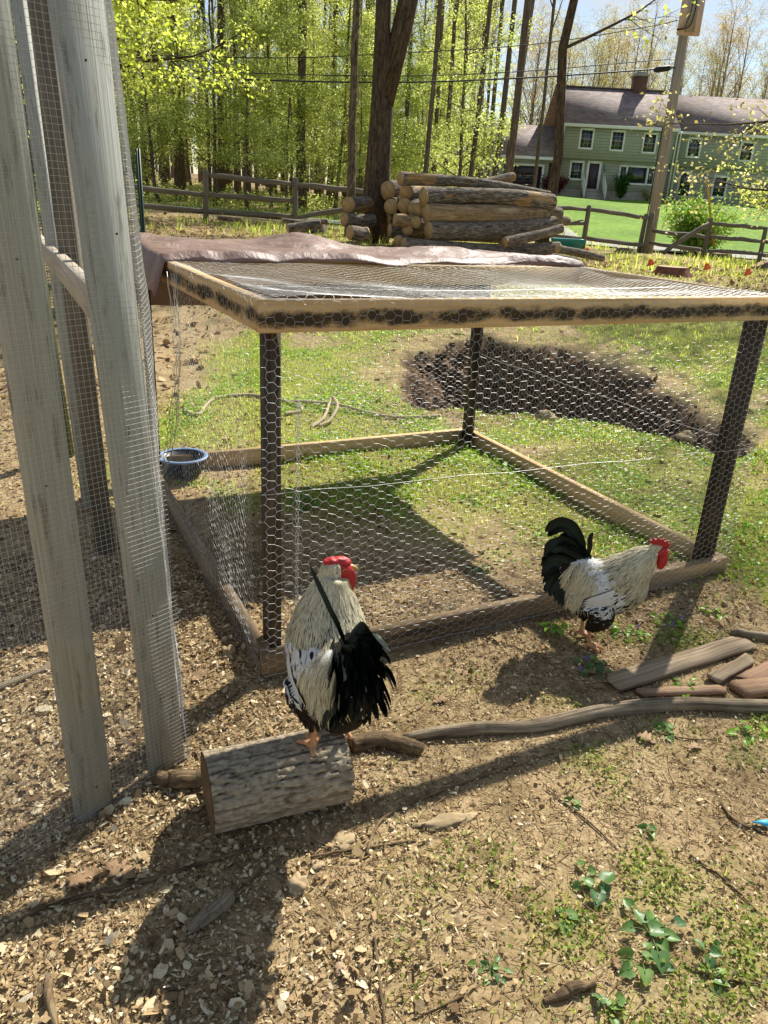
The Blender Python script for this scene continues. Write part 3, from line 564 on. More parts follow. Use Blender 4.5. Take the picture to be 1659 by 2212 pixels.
m = MB(); a = Yp(1527, 383, 25.6); b = Yp(1541, 530, 25.6); tube(m, [b, a*.5+b*.5, a-[0, 0, .02], a], [.035, .035, .035, .02], 10); tag(m.build('yellow_guard', M_yel, None, True), 'thin yellow guy-wire guard standing in the green bush', 'guard')

# ------------------------------------------------------------------ log pile
M_logbark = bark('log_bark', (sl('#2a231c'), sl('#6e6253'), sl('#a99d8e')), (7, 34, 34), 1, .04)
M_peel = bark('peeled_log', (sl('#5c4a38'), sl('#8f7656'), sl('#bfa682')), (2, 18, 18), .9, .03)
t = NT('log_bark_peeling'); v = t.coord('gc'); n1 = t.noise(t.map(v, (7, 34, 34)), 1, 7, .65, .8); b_ = t.ramp(n1, [(.34, sl('#2a231c')), (.5, sl('#6e6253')), (.66, sl('#a99d8e'))])
pl = t.ramp(t.noise(t.map(v, (2, 14, 14)), 1, 6), [(.32, sl('#6e5234')), (.52, sl('#ad8a5c')), (.7, sl('#d0b68c'))]); k = t.noise(t.map(v, (1.1, 4, 4)), 1, 4, .6, .5)
t.set(Base_Color=t.mix(t.ramp(k, [(.58, g(0)), (.61, g(1))]), b_, pl), Roughness=.9); t.bump(n1, 1.0, .04); M_mixed = t.m
t = NT('log_cut_face'); v = t.coord('gc'); sx = t.n.new('ShaderNodeSeparateXYZ'); t.l.new(v, sx.inputs[0]); rd = t.math('SQRT', t.math('ADD', t.math('POWER', sx.outputs[1], 2.), t.math('POWER', sx.outputs[2], 2.)))
rg = t.math('SINE', t.math('MULTIPLY', t.math('ADD', rd, t.math('MULTIPLY', t.noise(v, 20, 3), .02)), 420.0)); t.set(Base_Color=t.mix(t.ramp(rg, [(0, g(0)), (1, g(.35))]), t.ramp(t.noise(v, 9, 5), [(.3, sl('#9c7c52')), (.7, sl('#b8996e'))]), sl('#755636')), Roughness=.85); M_cut = t.m
def log(name, a, b, r, mat, label, cat='log', taper=.85, seed=0, n=28, bend=.025, ends=(1, 1), group='logs heaped in the pile', segs=30, par=None):
    a = np.asarray(a, float); b = np.asarray(b, float); L = np.linalg.norm(b-a); u = np.linspace(0, 1, segs); rs = np.random.default_rng(seed+100)
    P = a+(b-a)*u[:, None]; P[:, 2] += math.sin(seed)*bend*L*np.sin(u*math.pi); rad = r*(1+(taper-1)*u)*(1+.04*np.sin(u*7+seed)); m = MB(); tube(m, P, rad, n, False, .045, seed); o = m.build(name, mat, par, True)
    for e, on in ((0, ends[0]), (1, ends[1])):
        c = P[0] if e == 0 else P[-1]; d_ = norm(P[1]-P[0]) if e == 0 else norm(P[-1]-P[-2]); m2 = MB(); q = c+d_*(-.012 if e == 0 else .012); q2 = c+d_*(.03 if e == 0 else -.03); tube(m2, [q2, q] if e else [q, q2], [rad[-1 if e else 0]*.955]*2, n, True); m2.build('cut_face', M_cut if on else mat, o)
    if label: tag(o, label, cat, group)
    return o
def lg(p0, y0, p1, y1, rpx, mat, label, taper=.85, seed=0, **k):
    a = Yp(*p0, y0); b = Yp(*p1, y1); return log('log', a, b, rpx*y0/FPX*1.03, mat, label, taper=taper, seed=seed, **k)
B = M_logbark
lg((864, 386), 14.0, (1185, 420), 14.9, 12.5, M_mixed, 'long half-peeled log lying across the very top of the pile', .55, 1)
lg((914, 426), 13.8, (1193, 438), 14.9, 16.5, M_mixed, 'thick log directly under the topmost long log of the pile', .95, 2)
lg((922, 461), 13.7, (1172, 466), 14.8, 18.5, M_peel, 'thick pale peeled log in the middle of the pile front', .85, 3)
lg((926, 498), 13.6, (1196, 486), 14.8, 17.5, B, 'thick dark ridged-bark log below the pale peeled log', 1.0, 4)
lg((872, 528), 13.4, (1204, 538), 14.6, 14, B, 'long dark log lying on the ground at the foot of the pile', 1.15, 5)
lg((1090, 524), 13.7, (1212, 494), 14.3, 10.5, B, 'thinner branch log slanting up at the right foot of the pile', .85, 6)
lg((1030, 402), 15.2, (1108, 382), 15.6, 9, M_mixed, 'short pale stub poking up behind the top of the pile', .9, 7)
lg((1150, 462), 15.0, (1206, 462), 15.5, 13, B, 'log end peeping out behind the pale peeled log', .95, 8)
lg((1185, 476), 15.6, (1226, 478), 15.9, 9, M_mixed, 'small pale log end beyond the right side of the pile', .95, 9)
lg((878, 414), 14.3, (930, 408), 15.3, 15, M_mixed, 'log with a bright cut end just under the left of the topmost log', .9, 10)
lg((870, 433), 14.5, (930, 430), 15.5, 14, B, 'log whose orange cut end sits below the upper left log', .9, 11)
lg((845, 446), 14.4, (905, 440), 15.6, 15.5, B, 'leftmost round dark log resting beside the forked tree', .9, 12)
lg((874, 444), 14.25, (940, 440), 15.3, 15, M_mixed, 'log with broad orange cut end left of the pale peeled log', .9, 13)
lg((893, 452), 14.1, (960, 448), 15.2, 12, B, 'smaller log wedged left of the pale peeled log', .9, 14)
lg((906, 453), 13.95, (960, 452), 15.0, 12, M_mixed, 'small round log touching the pale peeled log', .9, 15)
lg((853, 474), 13.9, (902, 480), 14.0, 12.5, M_peel, 'short peeled log lying level at the left of the pile', 1.0, 16)
lg((899, 480), 13.8, (960, 478), 14.9, 12, M_mixed, 'round log end right of the short level peeled log', .95, 17)
lg((880, 496), 13.9, (935, 492), 14.9, 12, B, 'dark log tucked beneath the short level peeled log', .95, 18)
lg((860, 520), 13.7, (890, 524), 14.0, 11, M_mixed, 'stubby log at the lower left foot of the pile', .95, 19)
lg((842, 498), 14.3, (915, 508), 14.5, 13, B, 'bark log on the ground between the tree and the pile', .95, 20)
lg((838, 412), 15.0, (900, 412), 15.6, 18, B, 'thick dark log at the back of the pile beside the tree', .9, 21)
lg((753, 442), 14.6, (810, 440), 15.6, 15, M_mixed, 'log with pale round cut end just left of the forked tree', .95, 22)
lg((744, 474), 14.4, (805, 476), 14.8, 13, B, 'dark log lying behind the foot of the forked tree', .95, 23)
lg((756, 502), 13.5, (790, 505), 13.7, 14, M_mixed, 'short log with orange cut end at the left foot of the forked tree', 1.0, 24)
lg((840, 470), 15.2, (1000, 462), 15.6, 15, B, None and '' or 'log hidden deep in the back row of the pile', .95, 25)
lg((860, 505), 15.1, (1100, 510), 15.6, 16, B, 'thick log at the bottom of the back row of the pile', .95, 26)
lg((950, 440), 15.3, (1150, 445), 15.6, 17, B, 'upper log of the back row of the pile', .95, 27)
lg((1206, 538), 13.2, (1302, 558), 13.6, 8.5, B, 'forked branch log on the ground right of the pile', .8, 28)
lg((1195, 556), 13.0, (1248, 566), 13.1, 9, B, 'short dark log beside the orange flag nearest the pile', .95, 29)
for k, ((p0, p1, y, rp), lab) in enumerate([(((622, 495), (690, 484), 14.2, 9), 'worm-eaten pale log lying left of the slim vine-wrapped tree'), (((660, 480), (705, 478), 14.9, 6), 'thin split log behind the worm-eaten pale log'), (((470, 470), (520, 474), 16.5, 5), 'small log lying near the second fence post'), (((610, 476), (650, 480), 16.0, 5), 'small log at the foot of the second fence post')]):
    lg(p0, y, p1, y+.2, rp, M_mixed if k != 2 else B, lab, .95, 40+k, group=None)
def stump(px, py, r, h, label, seed, mat=B, top=M_cut, tilt=0):
    p = G(px, py); o = empty('stump', p); rs = np.random.default_rng(seed); n = 20; a = np.linspace(0, 2*math.pi, n, endpoint=False); fl = 1+.22*np.abs(np.sin(a*2.5+seed)); m = MB(); V = []; gcs = []
    for q, (z, s) in enumerate([(-.1, 1.35), (h*.15, 1.18), (h*.5, 1.03), (h, .97)]):
        k = 1+(fl-1)*(1.4-z/h if z > 0 else 1.4)*.7
        for i_ in range(n): x, y = math.cos(a[i_])*r*s*k[i_], math.sin(a[i_])*r*s*k[i_]; V.append((p[0]+x, p[1]+y, p[2]+z+(tilt*x if z > 0 else 0))); gcs.append((z, x, y))
    j = np.arange(n); F = np.concatenate([np.stack([q*n+j, q*n+(j+1) % n, (q+1)*n+(j+1) % n, (q+1)*n+j], -1) for q in range(3)]); m.add(V, F, gc=np.array(gcs)); m.build('bark', mat, o, True)
    m = MB(); m.add(np.array(V[-n:])+[0, 0, .004], [np.array([list(range(n))])], gc=np.array(gcs[-n:])); m.build('cut_face', top, o); tag(o, label, 'stump'); return o
M_orangeb = bark('paint_marked_bark', (sl('#3a2e24'), sl('#6b5240'), sl('#9c5444')), (6, 20, 20), .8, .02)
stump(680, 503, .2, .24, 'short sawn stump left of the forked tree behind the tarp', 3)
stump(1450, 596, .24, .14, 'low stump marked with red paint among the orange flags', 5, M_orangeb)
stump(1555, 560, .3, .16, 'wide pale sawn stump at the foot of the gate fence', 7)
stump(1350, 547, .22, .12, 'flat dark stump in front of the utility pole', 9)
stump(1640, 582, .16, .12, 'small broken stump near the right end of the gate fence', 11, tilt=.5)
M_flag = plain('orange_flag', sl('#f5743a'), .6); M_steel = plain('steel_wire', sl('#9c9c98'), .35, .8)
for px, py, lab in ((1261, 562, 'orange marker flag beside the right foot of the log pile'), (1396, 591, 'orange marker flag just left of the red-marked stump'), (1517, 600, 'orange marker flag just right of the red-marked stump'), (1605, 612, 'rightmost orange marker flag in the leaf litter')):
    p = G(px, py); o = empty('marker_flag', p); m = MB(); tube(m, [p-[0, 0, .05], p+[.01, 0, .2]], .003, 5); m.build('wire_staff', M_steel, o); h = .2
    h = .24; xs = np.linspace(0, .15, 6); V = []
    for q, x in enumerate(xs): V += [(p[0]+.01+x*.7-.02, p[1]+.02*math.sin(x*60), p[2]+h-.13+.02*q*.3), (p[0]+.01+x*.7, p[1]+.02*math.sin(x*60), p[2]+h+.01-.12*(x/.15)**1.2*.6)]
    m = MB(); m.add(V, np.array([(2*q, 2*q+2, 2*q+3, 2*q+1) for q in range(5)])); o2 = m.build('flag', M_flag, o); md = o2.modifiers.new('s', 'SOLIDIFY'); md.thickness = .002; tag(o, lab, 'flag', 'orange marker flags')
M_teal = plain('teal_plastic', sl('#2f7f78'), .4)
m = MB(); p = Yp(1226, 527, 19.6); p[2] = float(T0(p[0], 19.6)); w, dp, hh = .34, .22, .3
def tub(m, x, y, z, s, h, th):
    for q in (0, 1):
        pass
    ring = lambda W, D, zz: [(x-W, y-D, zz), (x+W, y-D, zz), (x+W, y+D, zz), (x-W, y+D, zz)]
    V = ring(w*.8, dp*.8, z)+ring(w, dp, z+h)+ring(w*1.08, dp*1.1, z+h)+ring(w*1.08, dp*1.1, z+h-.04)+ring(w-.03, dp-.03, z+h)+ring(w*.8-.03, dp*.8-.03, z+.03)
    F = []
    for a_, b_ in ((0, 3), (3, 2), (2, 4), (4, 5)):
        for i_ in range(4): F.append((a_*4+i_, a_*4+(i_+1) % 4, b_*4+(i_+1) % 4, b_*4+i_))
    F += [(20, 21, 22, 23), (3, 2, 1, 0)]; m.add(V, np.array(F))
tub(m, p[0], p[1], p[2], 1, hh, .02); tag(m.build('plastic_tub', M_teal), 'teal plastic tub against the fence right of the log pile', 'tub')
# ------------------------------------------------------------------ chicken cage (hex-wire tractor)
TH = .476; UV = np.array([math.cos(TH), math.sin(TH), 0]); VV = np.array([-math.sin(TH), math.cos(TH), 0]); ZZ = np.array([0, 0, 1.])
CA = np.array([-.372, 2.165, 0]); CW, CD, CH = 2.17, 2.2, 1.23
def cp(u, v, z): return CA+UV*u+VV*v+ZZ*z
pine = (sl('#ad8a5c'), sl('#c8a777'), sl('#dcc298')); grey3 = (sl('#6f675c'), sl('#938a7c'), sl('#b0a798'))
M_pine = wood('new_pine', pine, (2, 40, 40)); 
t = NT('scorched_pine'); v = t.coord('gc'); gr = t.noise(t.map(v, (2, 60, 60)), 1, 6, .6, .4); c = t.ramp(gr, [(.25, pine[0]), (.5, pine[1]), (.75, pine[2])]); sx = t.n.new('ShaderNodeSeparateXYZ'); t.l.new(v, sx.inputs[0])
bd = t.math('MULTIPLY', t.math('POWER', t.math('DIVIDE', t.math('ADD', sx.outputs[2], .006), .03), 2.0), -.34); k = t.math('ADD', .1, t.math('ADD', t.noise(t.map(v, (7.5, 3, 14)), 1, 5, .62), bd)); k2 = t.noise(t.map(v, (40, 60, 60)), 1, 4); k = t.math('ADD', k, t.math('MULTIPLY', t.math('SUBTRACT', k2, .5), .2))
c = t.mix(t.ramp(k, [(.36, g(0)), (.58, g(.93))]), c, sl('#1f1914')); t.set(Base_Color=c, Roughness=.8); t.b.inputs['Specular IOR Level'].default_value = .25; t.bump(gr, .35, .002); M_char = t.m
M_dark = wood('dark_scorched_post', (sl('#2c2620'), sl('#4d4235'), sl('#6d5d48')), (2, 40, 40), stain=sl('#120f0c'), stain_amt=(.4, .7), stain_sc=(2, 30, 30))
M_base = wood('weathered_base', (sl('#6b5640'), sl('#8f7756'), sl('#ad9370')), (2, 40, 40), stain=sl('#2c241c'), stain_amt=(.42, .7), stain_sc=(1.5, 12, 12))
cage = empty('chicken_cage', cp(CW/2, CD/2, 0)); tag(cage, 'square timber-framed cage wrapped in hexagonal chicken wire', 'cage')
def cb(name, a, b, w, h, mat, up=(0, 0, 1), label=None):
    m = MB(); beam(m, a, b, w, h, up); o = m.build(name, mat, cage)
    if label: o['label'] = label
    return o
e = .019; bh = .1; bz = bh/2-.008; tz = CH-.0445
cb('base_rail', cp(-.0, e, bz), cp(CW, e, bz), .038, bh, M_base, label='front base rail'); cb('base_rail', cp(e, .039, bz), cp(e, CD-.039, bz), .038, bh, M_base, label='weathered left base rail')
cb('base_rail', cp(CW-e, .039, bz), cp(CW-e, CD-.039, bz), .038, bh, M_pine); cb('base_rail', cp(0, CD-e, bz), cp(CW, CD-e, bz), .038, bh, M_pine)
cb('top_rail', cp(0, e, tz), cp(CW, e, tz), .038, .089, M_char, label='front top rail with dark scorch blotches'); cb('top_rail', cp(e, .039, tz), cp(e, CD-.039, tz), .038, .089, M_char)
cb('top_rail', cp(CW-e, .039, tz), cp(CW-e, CD-.039, tz), .038, .089, M_pine); cb('top_rail', cp(0, CD-e, tz), cp(CW, CD-e, tz), .038, .089, M_pine)
cb('cross_rail', cp(.039, 1.25, tz), cp(CW-.039, 1.25, tz), .038, .089, M_pine)
for (u, v, mt) in ((.058, .085, M_dark), (CW-.06, .085, M_dark), (CW-.06, CD-.085, M_dark), (.058, CD-.085, M_dark)):
    cb('post', cp(u, v, bh-.06), cp(u, v, CH-.09), .038, .089, mt, up=VV)
t = NT('galvanised_wire'); t.set(Base_Color=(.6, .6, .59, 1), Metallic=.4, Roughness=.45); M_wire = t.m
t = NT('dull_wire'); t.set(Base_Color=(.52, .51, .48, 1), Metallic=.5, Roughness=.5); M_wire2 = t.m
def hexwire(name, f, w, h, pp=.038, ff=.030, keep=None, jit=.0024, r1=.00044, r2=.00066, seed=0, mat=M_wire, parent=cage):
    """flat-topped hexagons over (0..w, 0..h); f maps (u,v) arrays to points; the level edges are the twisted pairs"""
    rs = np.random.default_rng(seed); dx = pp*.75; nc = int(w/dx)+1; nr = int(h/ff)+1; nodes = {}; E1 = []; E2 = []
    i = np.arange(nc)[:, None]; j = np.arange(nr)[None]; x = i*dx+0*j; y = j*ff+(i % 2)*ff/2+0*x
    a = pp/4
    L = np.stack([x-a, y], -1); Rr = np.stack([x+a, y], -1)   # ends of twisted edge at top of each cell
    jl = rs.normal(0, jit, L.shape); jr = rs.normal(0, jit, Rr.shape); L = L+jl; Rr = Rr+jr
    E2 = [(L.reshape(-1, 2), Rr.reshape(-1, 2))]; E1 = []
    for c in range(nc-1):
        for dj in ((0, -1) if c % 2 == 0 else (0, 1)):
            js = np.arange(nr); k = js+dj; ok = (k >= 0) & (k < nr); E1.append((Rr[c, js[ok]], L[c+1, k[ok]]))
    m = MB()
    for E, r in ((E1, r1), (E2, r2)):
        P = np.concatenate([q[0] for q in E]); Q = np.concatenate([q[1] for q in E]); ok = (P[:, 0] > -.01) & (Q[:, 0] < w+.01) & (P[:, 1] < h+.005) & (Q[:, 1] < h+.005) & (P[:, 1] > -.005)
        if keep is not None: ok &= keep(P[:, 0], P[:, 1])
        wires(m, f(P[ok, 0], P[ok, 1]), f(Q[ok, 0], Q[ok, 1]), r)
    return m.build(name, mat, parent, kind='stuff')
bul = lambda u, v, k, s: (fbm(u*2.2, v*2.2, s, 2)-.5)*k
def ff_(u, v): return CA+UV*u[:, None]+VV*(-.004-np.abs(bul(u, v, .03, 1))*np.minimum(1, np.minimum(v, CH-v)*6).clip(0, 1))[:, None]+ZZ*v[:, None]
hexwire('front_wire', ff_, CW, CH, seed=1)
def fl_(u, v): return CA+VV*u[:, None]+UV*(-.004-np.abs(bul(u, v, .06, 2)))[:, None]+ZZ*v[:, None]
hexwire('left_wire', fl_, CD, CH, r1=.0004, r2=.0006, keep=lambda u, v: u < np.interp(v, [0, .1, .5, .9, 1.23], [1.9, 1.75, 1.25, 1.0, 1.05]), seed=2, jit=.004)
def fr_(u, v): return CA+UV*(CW+.004+bul(u, v, .03, 3))[:, None]+VV*u[:, None]+ZZ*v[:, None]
hexwire('right_wire', fr_, CD, CH, r1=.00042, r2=.00062, seed=3, jit=.0022)
def fb_(u, v): return CA+UV*u[:, None]+VV*(CD+.004+bul(u, v, .02, 4))[:, None]+ZZ*v[:, None]
hexwire('back_wire', fb_, CW, CH, r1=.00042, r2=.00062, keep=lambda u, v: u > .9, seed=4, jit=.002)
def ft_(u, v): return CA+UV*u[:, None]+VV*v[:, None]+ZZ*(CH+.003-.045*np.sin(np.clip(u/CW, 0, 1)*math.pi)**.6*np.sin(np.clip(v/1.25, 0, 1)*math.pi)**.7+bul(u, v, .05, 6)*(v > .05)*(v < 1.2)*(u > .06)*(u < CW-.06))[:, None]
hexwire('top_wire', ft_, CW, 1.28, seed=5, jit=.0025)
m = MB()
for z0, z1 in ((.66, .61), (.012, .015)): tube(m, [cp(CW*k/12, -.006, z0+(z1-z0)*k/12+.004*math.sin(k*2.1)) for k in range(13)], .0007, 4)
tube(m, [cp(CW+.006, CD*k/12, .6+.006*math.sin(k*1.7)) for k in range(13)], .0012, 4); tube(m, [cp(CW*k/12, .5+.02*math.sin(k), CH-.012-.02*math.sin(k/12*3.1)) for k in range(13)], .001, 4)
m.build('selvage_wire', M_wire, cage, kind='stuff')
m = MB(); Lz = [(1.05, 1.2), (1.0, .95), (1.05, .8), (1.22, .5), (1.6, .15), (1.75, .05)]
for k in range(7):
    tube(m, spline([cp(-.01-.012*(k % 3), v+.012*math.sin(k*2+z*9), z) for v, z in Lz], 30)+rng.normal(0, .004, (30, 3)), .0011, 4)
m.build('bunched_wire', M_wire, cage, kind='stuff')
m = MB()   # upright seam beside the front post
for k in range(3): tube(m, [cp(.112+.006*math.sin(z*90+k*2), -.008-.004*math.cos(z*80+k), z) for z in np.linspace(.02, .95, 70)], .0009, 4)
m.build('seam_wire', M_wire, cage, kind='stuff')

# ------------------------------------------------------------------ tarp over the back of the cage
t = NT('brown_tarp'); v = t.coord('Object'); n1 = t.noise(v, 7, 7, .6, .6); c = t.ramp(t.noise(v, 3, 5), [(.3, sl('#6b5148')), (.7, sl('#8b6d60'))])
t.set(Base_Color=c, Roughness=.52); t.b.inputs['Specular IOR Level'].default_value = .45; t.bump(n1, .5, .04); M_tarp = t.m
na, nb = 110, 74; A_ = np.linspace(-.16, CW+.14, na); m = MB(); V = []
for a in A_:
    b0 = 1.2+.07*np.clip(a/CW, 0, 1)+.025*math.sin(a*5)+.02*math.sin(a*11+1); bs = np.linspace(b0, CD+.34, nb)
    for b in bs:
        z = CH+.014; u, v_ = a, b
        if b > CD: z -= (b-CD)*.95; v_ = CD+.02+(b-CD)*.12
        edge = min(b-b0, 1)
        w = (fbm(a*3+2, b*3, 21, 4)-.5)*.06+(fbm(a*9, b*9, 25, 3)-.5)*.018
        if a < 0: z += a*.9; u = a*.35-.01
        if a > CW: z -= (a-CW)*.45; u = CW+(a-CW)*.7
        hump = .075*math.exp(-((a-.92)/.22)**2-((b-2.05)/.25)**2)+.05*math.exp(-((a-.15)/.4)**2-((b-2.0)/.3)**2)+.03*math.exp(-((a-1.5)/.3)**2-((b-1.7)/.2)**2)
        if b > CD: hump *= .5
        z += hump+max(w, -.012 if 0 <= a <= CW and b <= CD else w)
        z -= .02*math.exp(-(edge/.03)**2)-.028*math.exp(-((edge-.05)/.04)**2)*(.5+.5*math.sin(a*4))
        V.append(cp(u, v_, z))
i = np.arange(na-1)[:, None]*nb; j = np.arange(nb-1)[None]; m.add(V, np.stack([i+j, i+nb+j, i+nb+j+1, i+j+1], -1).reshape(-1, 4))
o = m.build('tarp', M_tarp, None, True); tag(o, 'crumpled glossy brown tarp draped over the back of the wire cage', 'tarp'); md = o.modifiers.new('thick', 'SOLIDIFY'); md.thickness = .004; md.offset = 1

# ------------------------------------------------------------------ old run with grey boards and welded mesh
P1 = np.array([-.708, 1.545, 0]); P2 = np.array([-.572, 1.723, 0]); WD = norm(P2-P1); WN = np.array([WD[1], -WD[0], 0])
def WP(px, py, off=0):
    d_ = ray(px, py); tt = ((P1+WN*off-CAM)@WN)/(d_@WN); return CAM+d_*tt
M_board = wood('grey_board', (sl('#888981'), sl('#9e9f97'), sl('#b0b0a8')), (1.3, 170, 170), .85, stain=sl('#615c4e'), stain_amt=(.55, .75), stain_sc=(9, 60, 60), bump=.8)
M_oldw = wood('old_dark_board', (sl('#4a4338'), sl('#6b6355'), sl('#8b8375')), (2, 45, 45), .85); M_greenp = wood('mossy_green_post', (sl('#3d4020'), sl('#545a2c'), sl('#6d733c')), (2, 40, 40), .85)
M_raww = wood('raw_rail', (sl('#8b8070'), sl('#aca08e'), sl('#c6bcaa')), (2, 40, 40))
run = empty('mesh_run', P2); tag(run, 'tall chicken run of grey upright boards covered in fine welded mesh', 'run')
def rb(name, a, b, w, h, mat, up, label=None):
    m = MB(); beam(m, a, b, w, h, up); o = m.build(name, mat, run)
    if label: o['label'] = label
def ext(a, b, k): return a+(b-a)*k
a = WP(205, 1756); b = WP(26, 500); rb('board', ext(a, b, -.03), ext(a, b, 2.4), .038, .094, M_board, WD, 'grey upright board at the frame edge'); 
a = WP(362, 1660); b = WP(166, 0); rb('board', ext(a, b, -.03), ext(a, b, 1.25), .038, .096, M_board, WD, 'wide grey corner board')
M_nail = plain('rusty_nail', sl('#4a3626'), .6, .3)
for (px_, py_) in ((36, 560), (100, 1050), (208, 1700), (185, 130), (252, 505), (330, 1330)):
    q_ = WP(px_, py_, .0195); m_ = MB(); tube(m_, [q_-WN*.004, q_+WN*.002, q_+WN*.0025], [.0022, .0022, .001], 8); m_.build('nail', M_nail, run)
cor = a+WD*.052; corT = b+WD*.052
def Gz(px, py): return G(px, py)
def upr(pb_, pt_, w, h, mat, lab):
    a = Gz(*pb_); y = a[1]; b = Yp(pt_[0], pt_[1], y); rb('upright', ext(a, b, -.05), ext(a, b, 1.2), w, h, mat, (0, 1, 0), lab); return a, b
upr((228, 1195), (86, 0), .075, .04, M_oldw, 'dark weathered upright behind the corner board'); upr((192, 1095), (40, 0), .05, .04, M_board, 'narrow grey upright in the side of the run')
upr((146, 985), (-14, 0), .07, .05, M_greenp, 'mossy green upright in the side of the run'); upr((330, 1240), (190, 0), .05, .04, M_oldw, None)
ra = Zp(205, 618, 1.26); rc = Zp(58, 478, 1.26)
for k in range(3): rb('side_rail', ext(ra, rc, k/3+.004)-[0, 0, .045+.012*(k % 2)], ext(ra, rc, (k+1)/3-.004)-[0, 0, .045+.012*(k % 2)], .04, .085, M_raww, (0, 0, 1), None)
# welded mesh, front sheet and the sheet going back from the corner
def weld(mb, f, s0, s1, z0, z1, c=.0127, r=.00045, nz=46, ns=14):
    for s in np.arange(s0, s1, c):
        z = np.linspace(z0, z1, nz); P = f(np.full(nz, s), z); wires(mb, P[:-1], P[1:], r)
    for z in np.arange(z0, z1, c):
        s = np.linspace(s0, s1, ns); P = f(s, np.full(ns, z)); wires(mb, P[:-1], P[1:], r)
lean = (corT-cor)/(corT[2]-cor[2]); 
def fm(s, z): return cor+WD*s[:, None]+lean*z[:, None]*1.0+WN*(.024+.006*np.sin(s*9+z*3)+bul(s*2, z*2, .012, 8))[:, None]
m = MB(); weld(m, fm, -1.05, .012, .0, 2.75); m.build('front_mesh', M_wire2, run, kind='stuff')
SD = norm(np.array([-.345, .939, 0])); SN = np.array([SD[1], -SD[0], 0])
def fs_(s, z): return cor+WD*.012+SD*s[:, None]+lean*z[:, None]+SN*(.006+.026*np.sin(np.clip(s/.5, 0, 1)*math.pi)*np.clip(.35+.65*np.sin(z*3.1+3.9), 0, 1)+bul(s*3, z*3, .012, 12))[:, None]
m = MB(); weld(m, fs_, 0.0, .5, .0, 2.75, r=.00045, ns=9); m.build('side_mesh', M_wire, run, kind='stuff')
# green plastic fence behind
M_gp = plain('green_plastic', sl('#1e5a44'), .5); M_gpost = plain('green_steel_post', sl('#12301f'), .5)
gy = 8.0; pa = Yp(298, 326, gy); gb = np.array([pa[0], gy, float(T0(pa[0], gy))]); gfn = empty('green_mesh_fence', gb); tag(gfn, 'green plastic mesh fence on a dark steel post behind the run', 'fence')
m = MB(); beam(m, gb-[0, 0, .3], [gb[0], gy, pa[2]+.02], .04, .03, (0, 1, 0)); beam(m, gb+[0, -.02, -.3], [gb[0], gy-.022, pa[2]+.02], .008, .03, (0, 1, 0)); m.build('post', M_gpost, gfn)
m = MB(); L_ = 5.0; z0, z1 = gb[2], pa[2]-.03
f = lambda s, z: np.stack([gb[0]-s, gy+.02+.03*np.sin(s*5), z+0*s], -1)
for s in np.arange(0, L_, .03): P = f(np.full(8, s), np.linspace(z0, z1, 8)); wires(m, P[:-1], P[1:], .004)
for z in np.arange(z0, z1, .03): P = f(np.linspace(0, L_, 40), np.full(40, z)); wires(m, P[:-1], P[1:], .004)
m.build('mesh', M_gp, gfn, kind='stuff')

# ------------------------------------------------------------------ bowl, rope
M_bowl = plain('dark_blue_rubber', sl('#1a2233'), .45, noise=.15, nsc=30); M_bowlrim = plain('pale_blue_rim', sl('#6f86a8'), .5, noise=.2, nsc=40)
p = G(386, 1040); bp = np.array([p[0], p[1]+.1, float(T0(p[0], p[1]+.1))+.012]); bo = empty('feed_bowl', bp); tag(bo, 'round dark blue rubber feed bowl inside the cage corner', 'bowl')
def lathe(mb, c, prof, n=40):
    a = np.linspace(0, 2*math.pi, n, endpoint=False); V = np.array([[(c[0]+r_*math.cos(q), c[1]+r_*math.sin(q), c[2]+z_) for q in a] for r_, z_ in prof]).reshape(-1, 3); k = len(prof); i = np.arange(k-1)[:, None]*n; j = np.arange(n)[None]; jj = (j+1) % n
    mb.add(V, np.stack([i+j, i+jj, i+n+jj, i+n+j], -1).reshape(-1, 4))
m = MB(); lathe(m, bp, [(.001, .0), (.098, .0), (.103, .01), (.128, .098), (.128, .1), (.118, .1), (.09, .016), (.001, .014)]); m.build('bowl_body', M_bowl, bo, True)
m = MB(); lathe(m, bp, [(.127, .095), (.142, .097), (.144, .102), (.14, .107), (.119, .106), (.117, .101), (.127, .095)]); m.build('rim', M_bowlrim, bo, True)
M_rope = NT('rope'); v = M_rope.coord('gc'); 
tw = M_rope.noise(M_rope.map(v, (60, 200, 200)), 1, 3); M_rope.set(Base_Color=M_rope.ramp(tw, [(.3, sl('#9c8a68')), (.6, sl('#c6b593'))]), Roughness=.9); M_rope.bump(tw, .6, .004); M_rope = M_rope.m
def rope(paths, label):
    root = None; m = MB()
    for q in paths:
        P = spline([G(x, y)+[0, 0, .016+dz] for x, y, dz in q], len(q)*14)
        T_ = np.gradient(P, axis=0); T_ /= np.linalg.norm(T_, axis=1)[:, None]; S_ = np.cross(T_, [0, 0, 1]); s = np.concatenate([[0], np.cumsum(np.linalg.norm(np.diff(P, axis=0), axis=1))])
        for k in range(3): ph = s*95+k*2.094; tube(m, P+.0065*(S_*np.cos(ph)[:, None]+np.array([0, 0, 1])*np.sin(ph)[:, None]), .0075, 6, True, seed=k)
    return tag(m.build('rope', M_rope, None, True), label, 'rope')
rope([[(398, 888, 0), (412, 898, 0), (432, 898, 0), (445, 880, 0), (470, 863, 0), (530, 857, 0), (566, 861, 0), (620, 872, 0), (650, 884, 0), (645, 893, 0), (616, 899, 0)]], 'pale twisted rope snaking across the grass behind the cage')
rope([[(672, 928, 0), (700, 908, .01), (716, 878, .05), (728, 898, .06), (712, 918, .02), (690, 925, 0)], [(620, 870, 0), (720, 885, .03), (800, 897, 0), (850, 905, 0), (920, 905, 0), (950, 902, 0)]], 'knotted pale rope lying against the back rail of the cage')

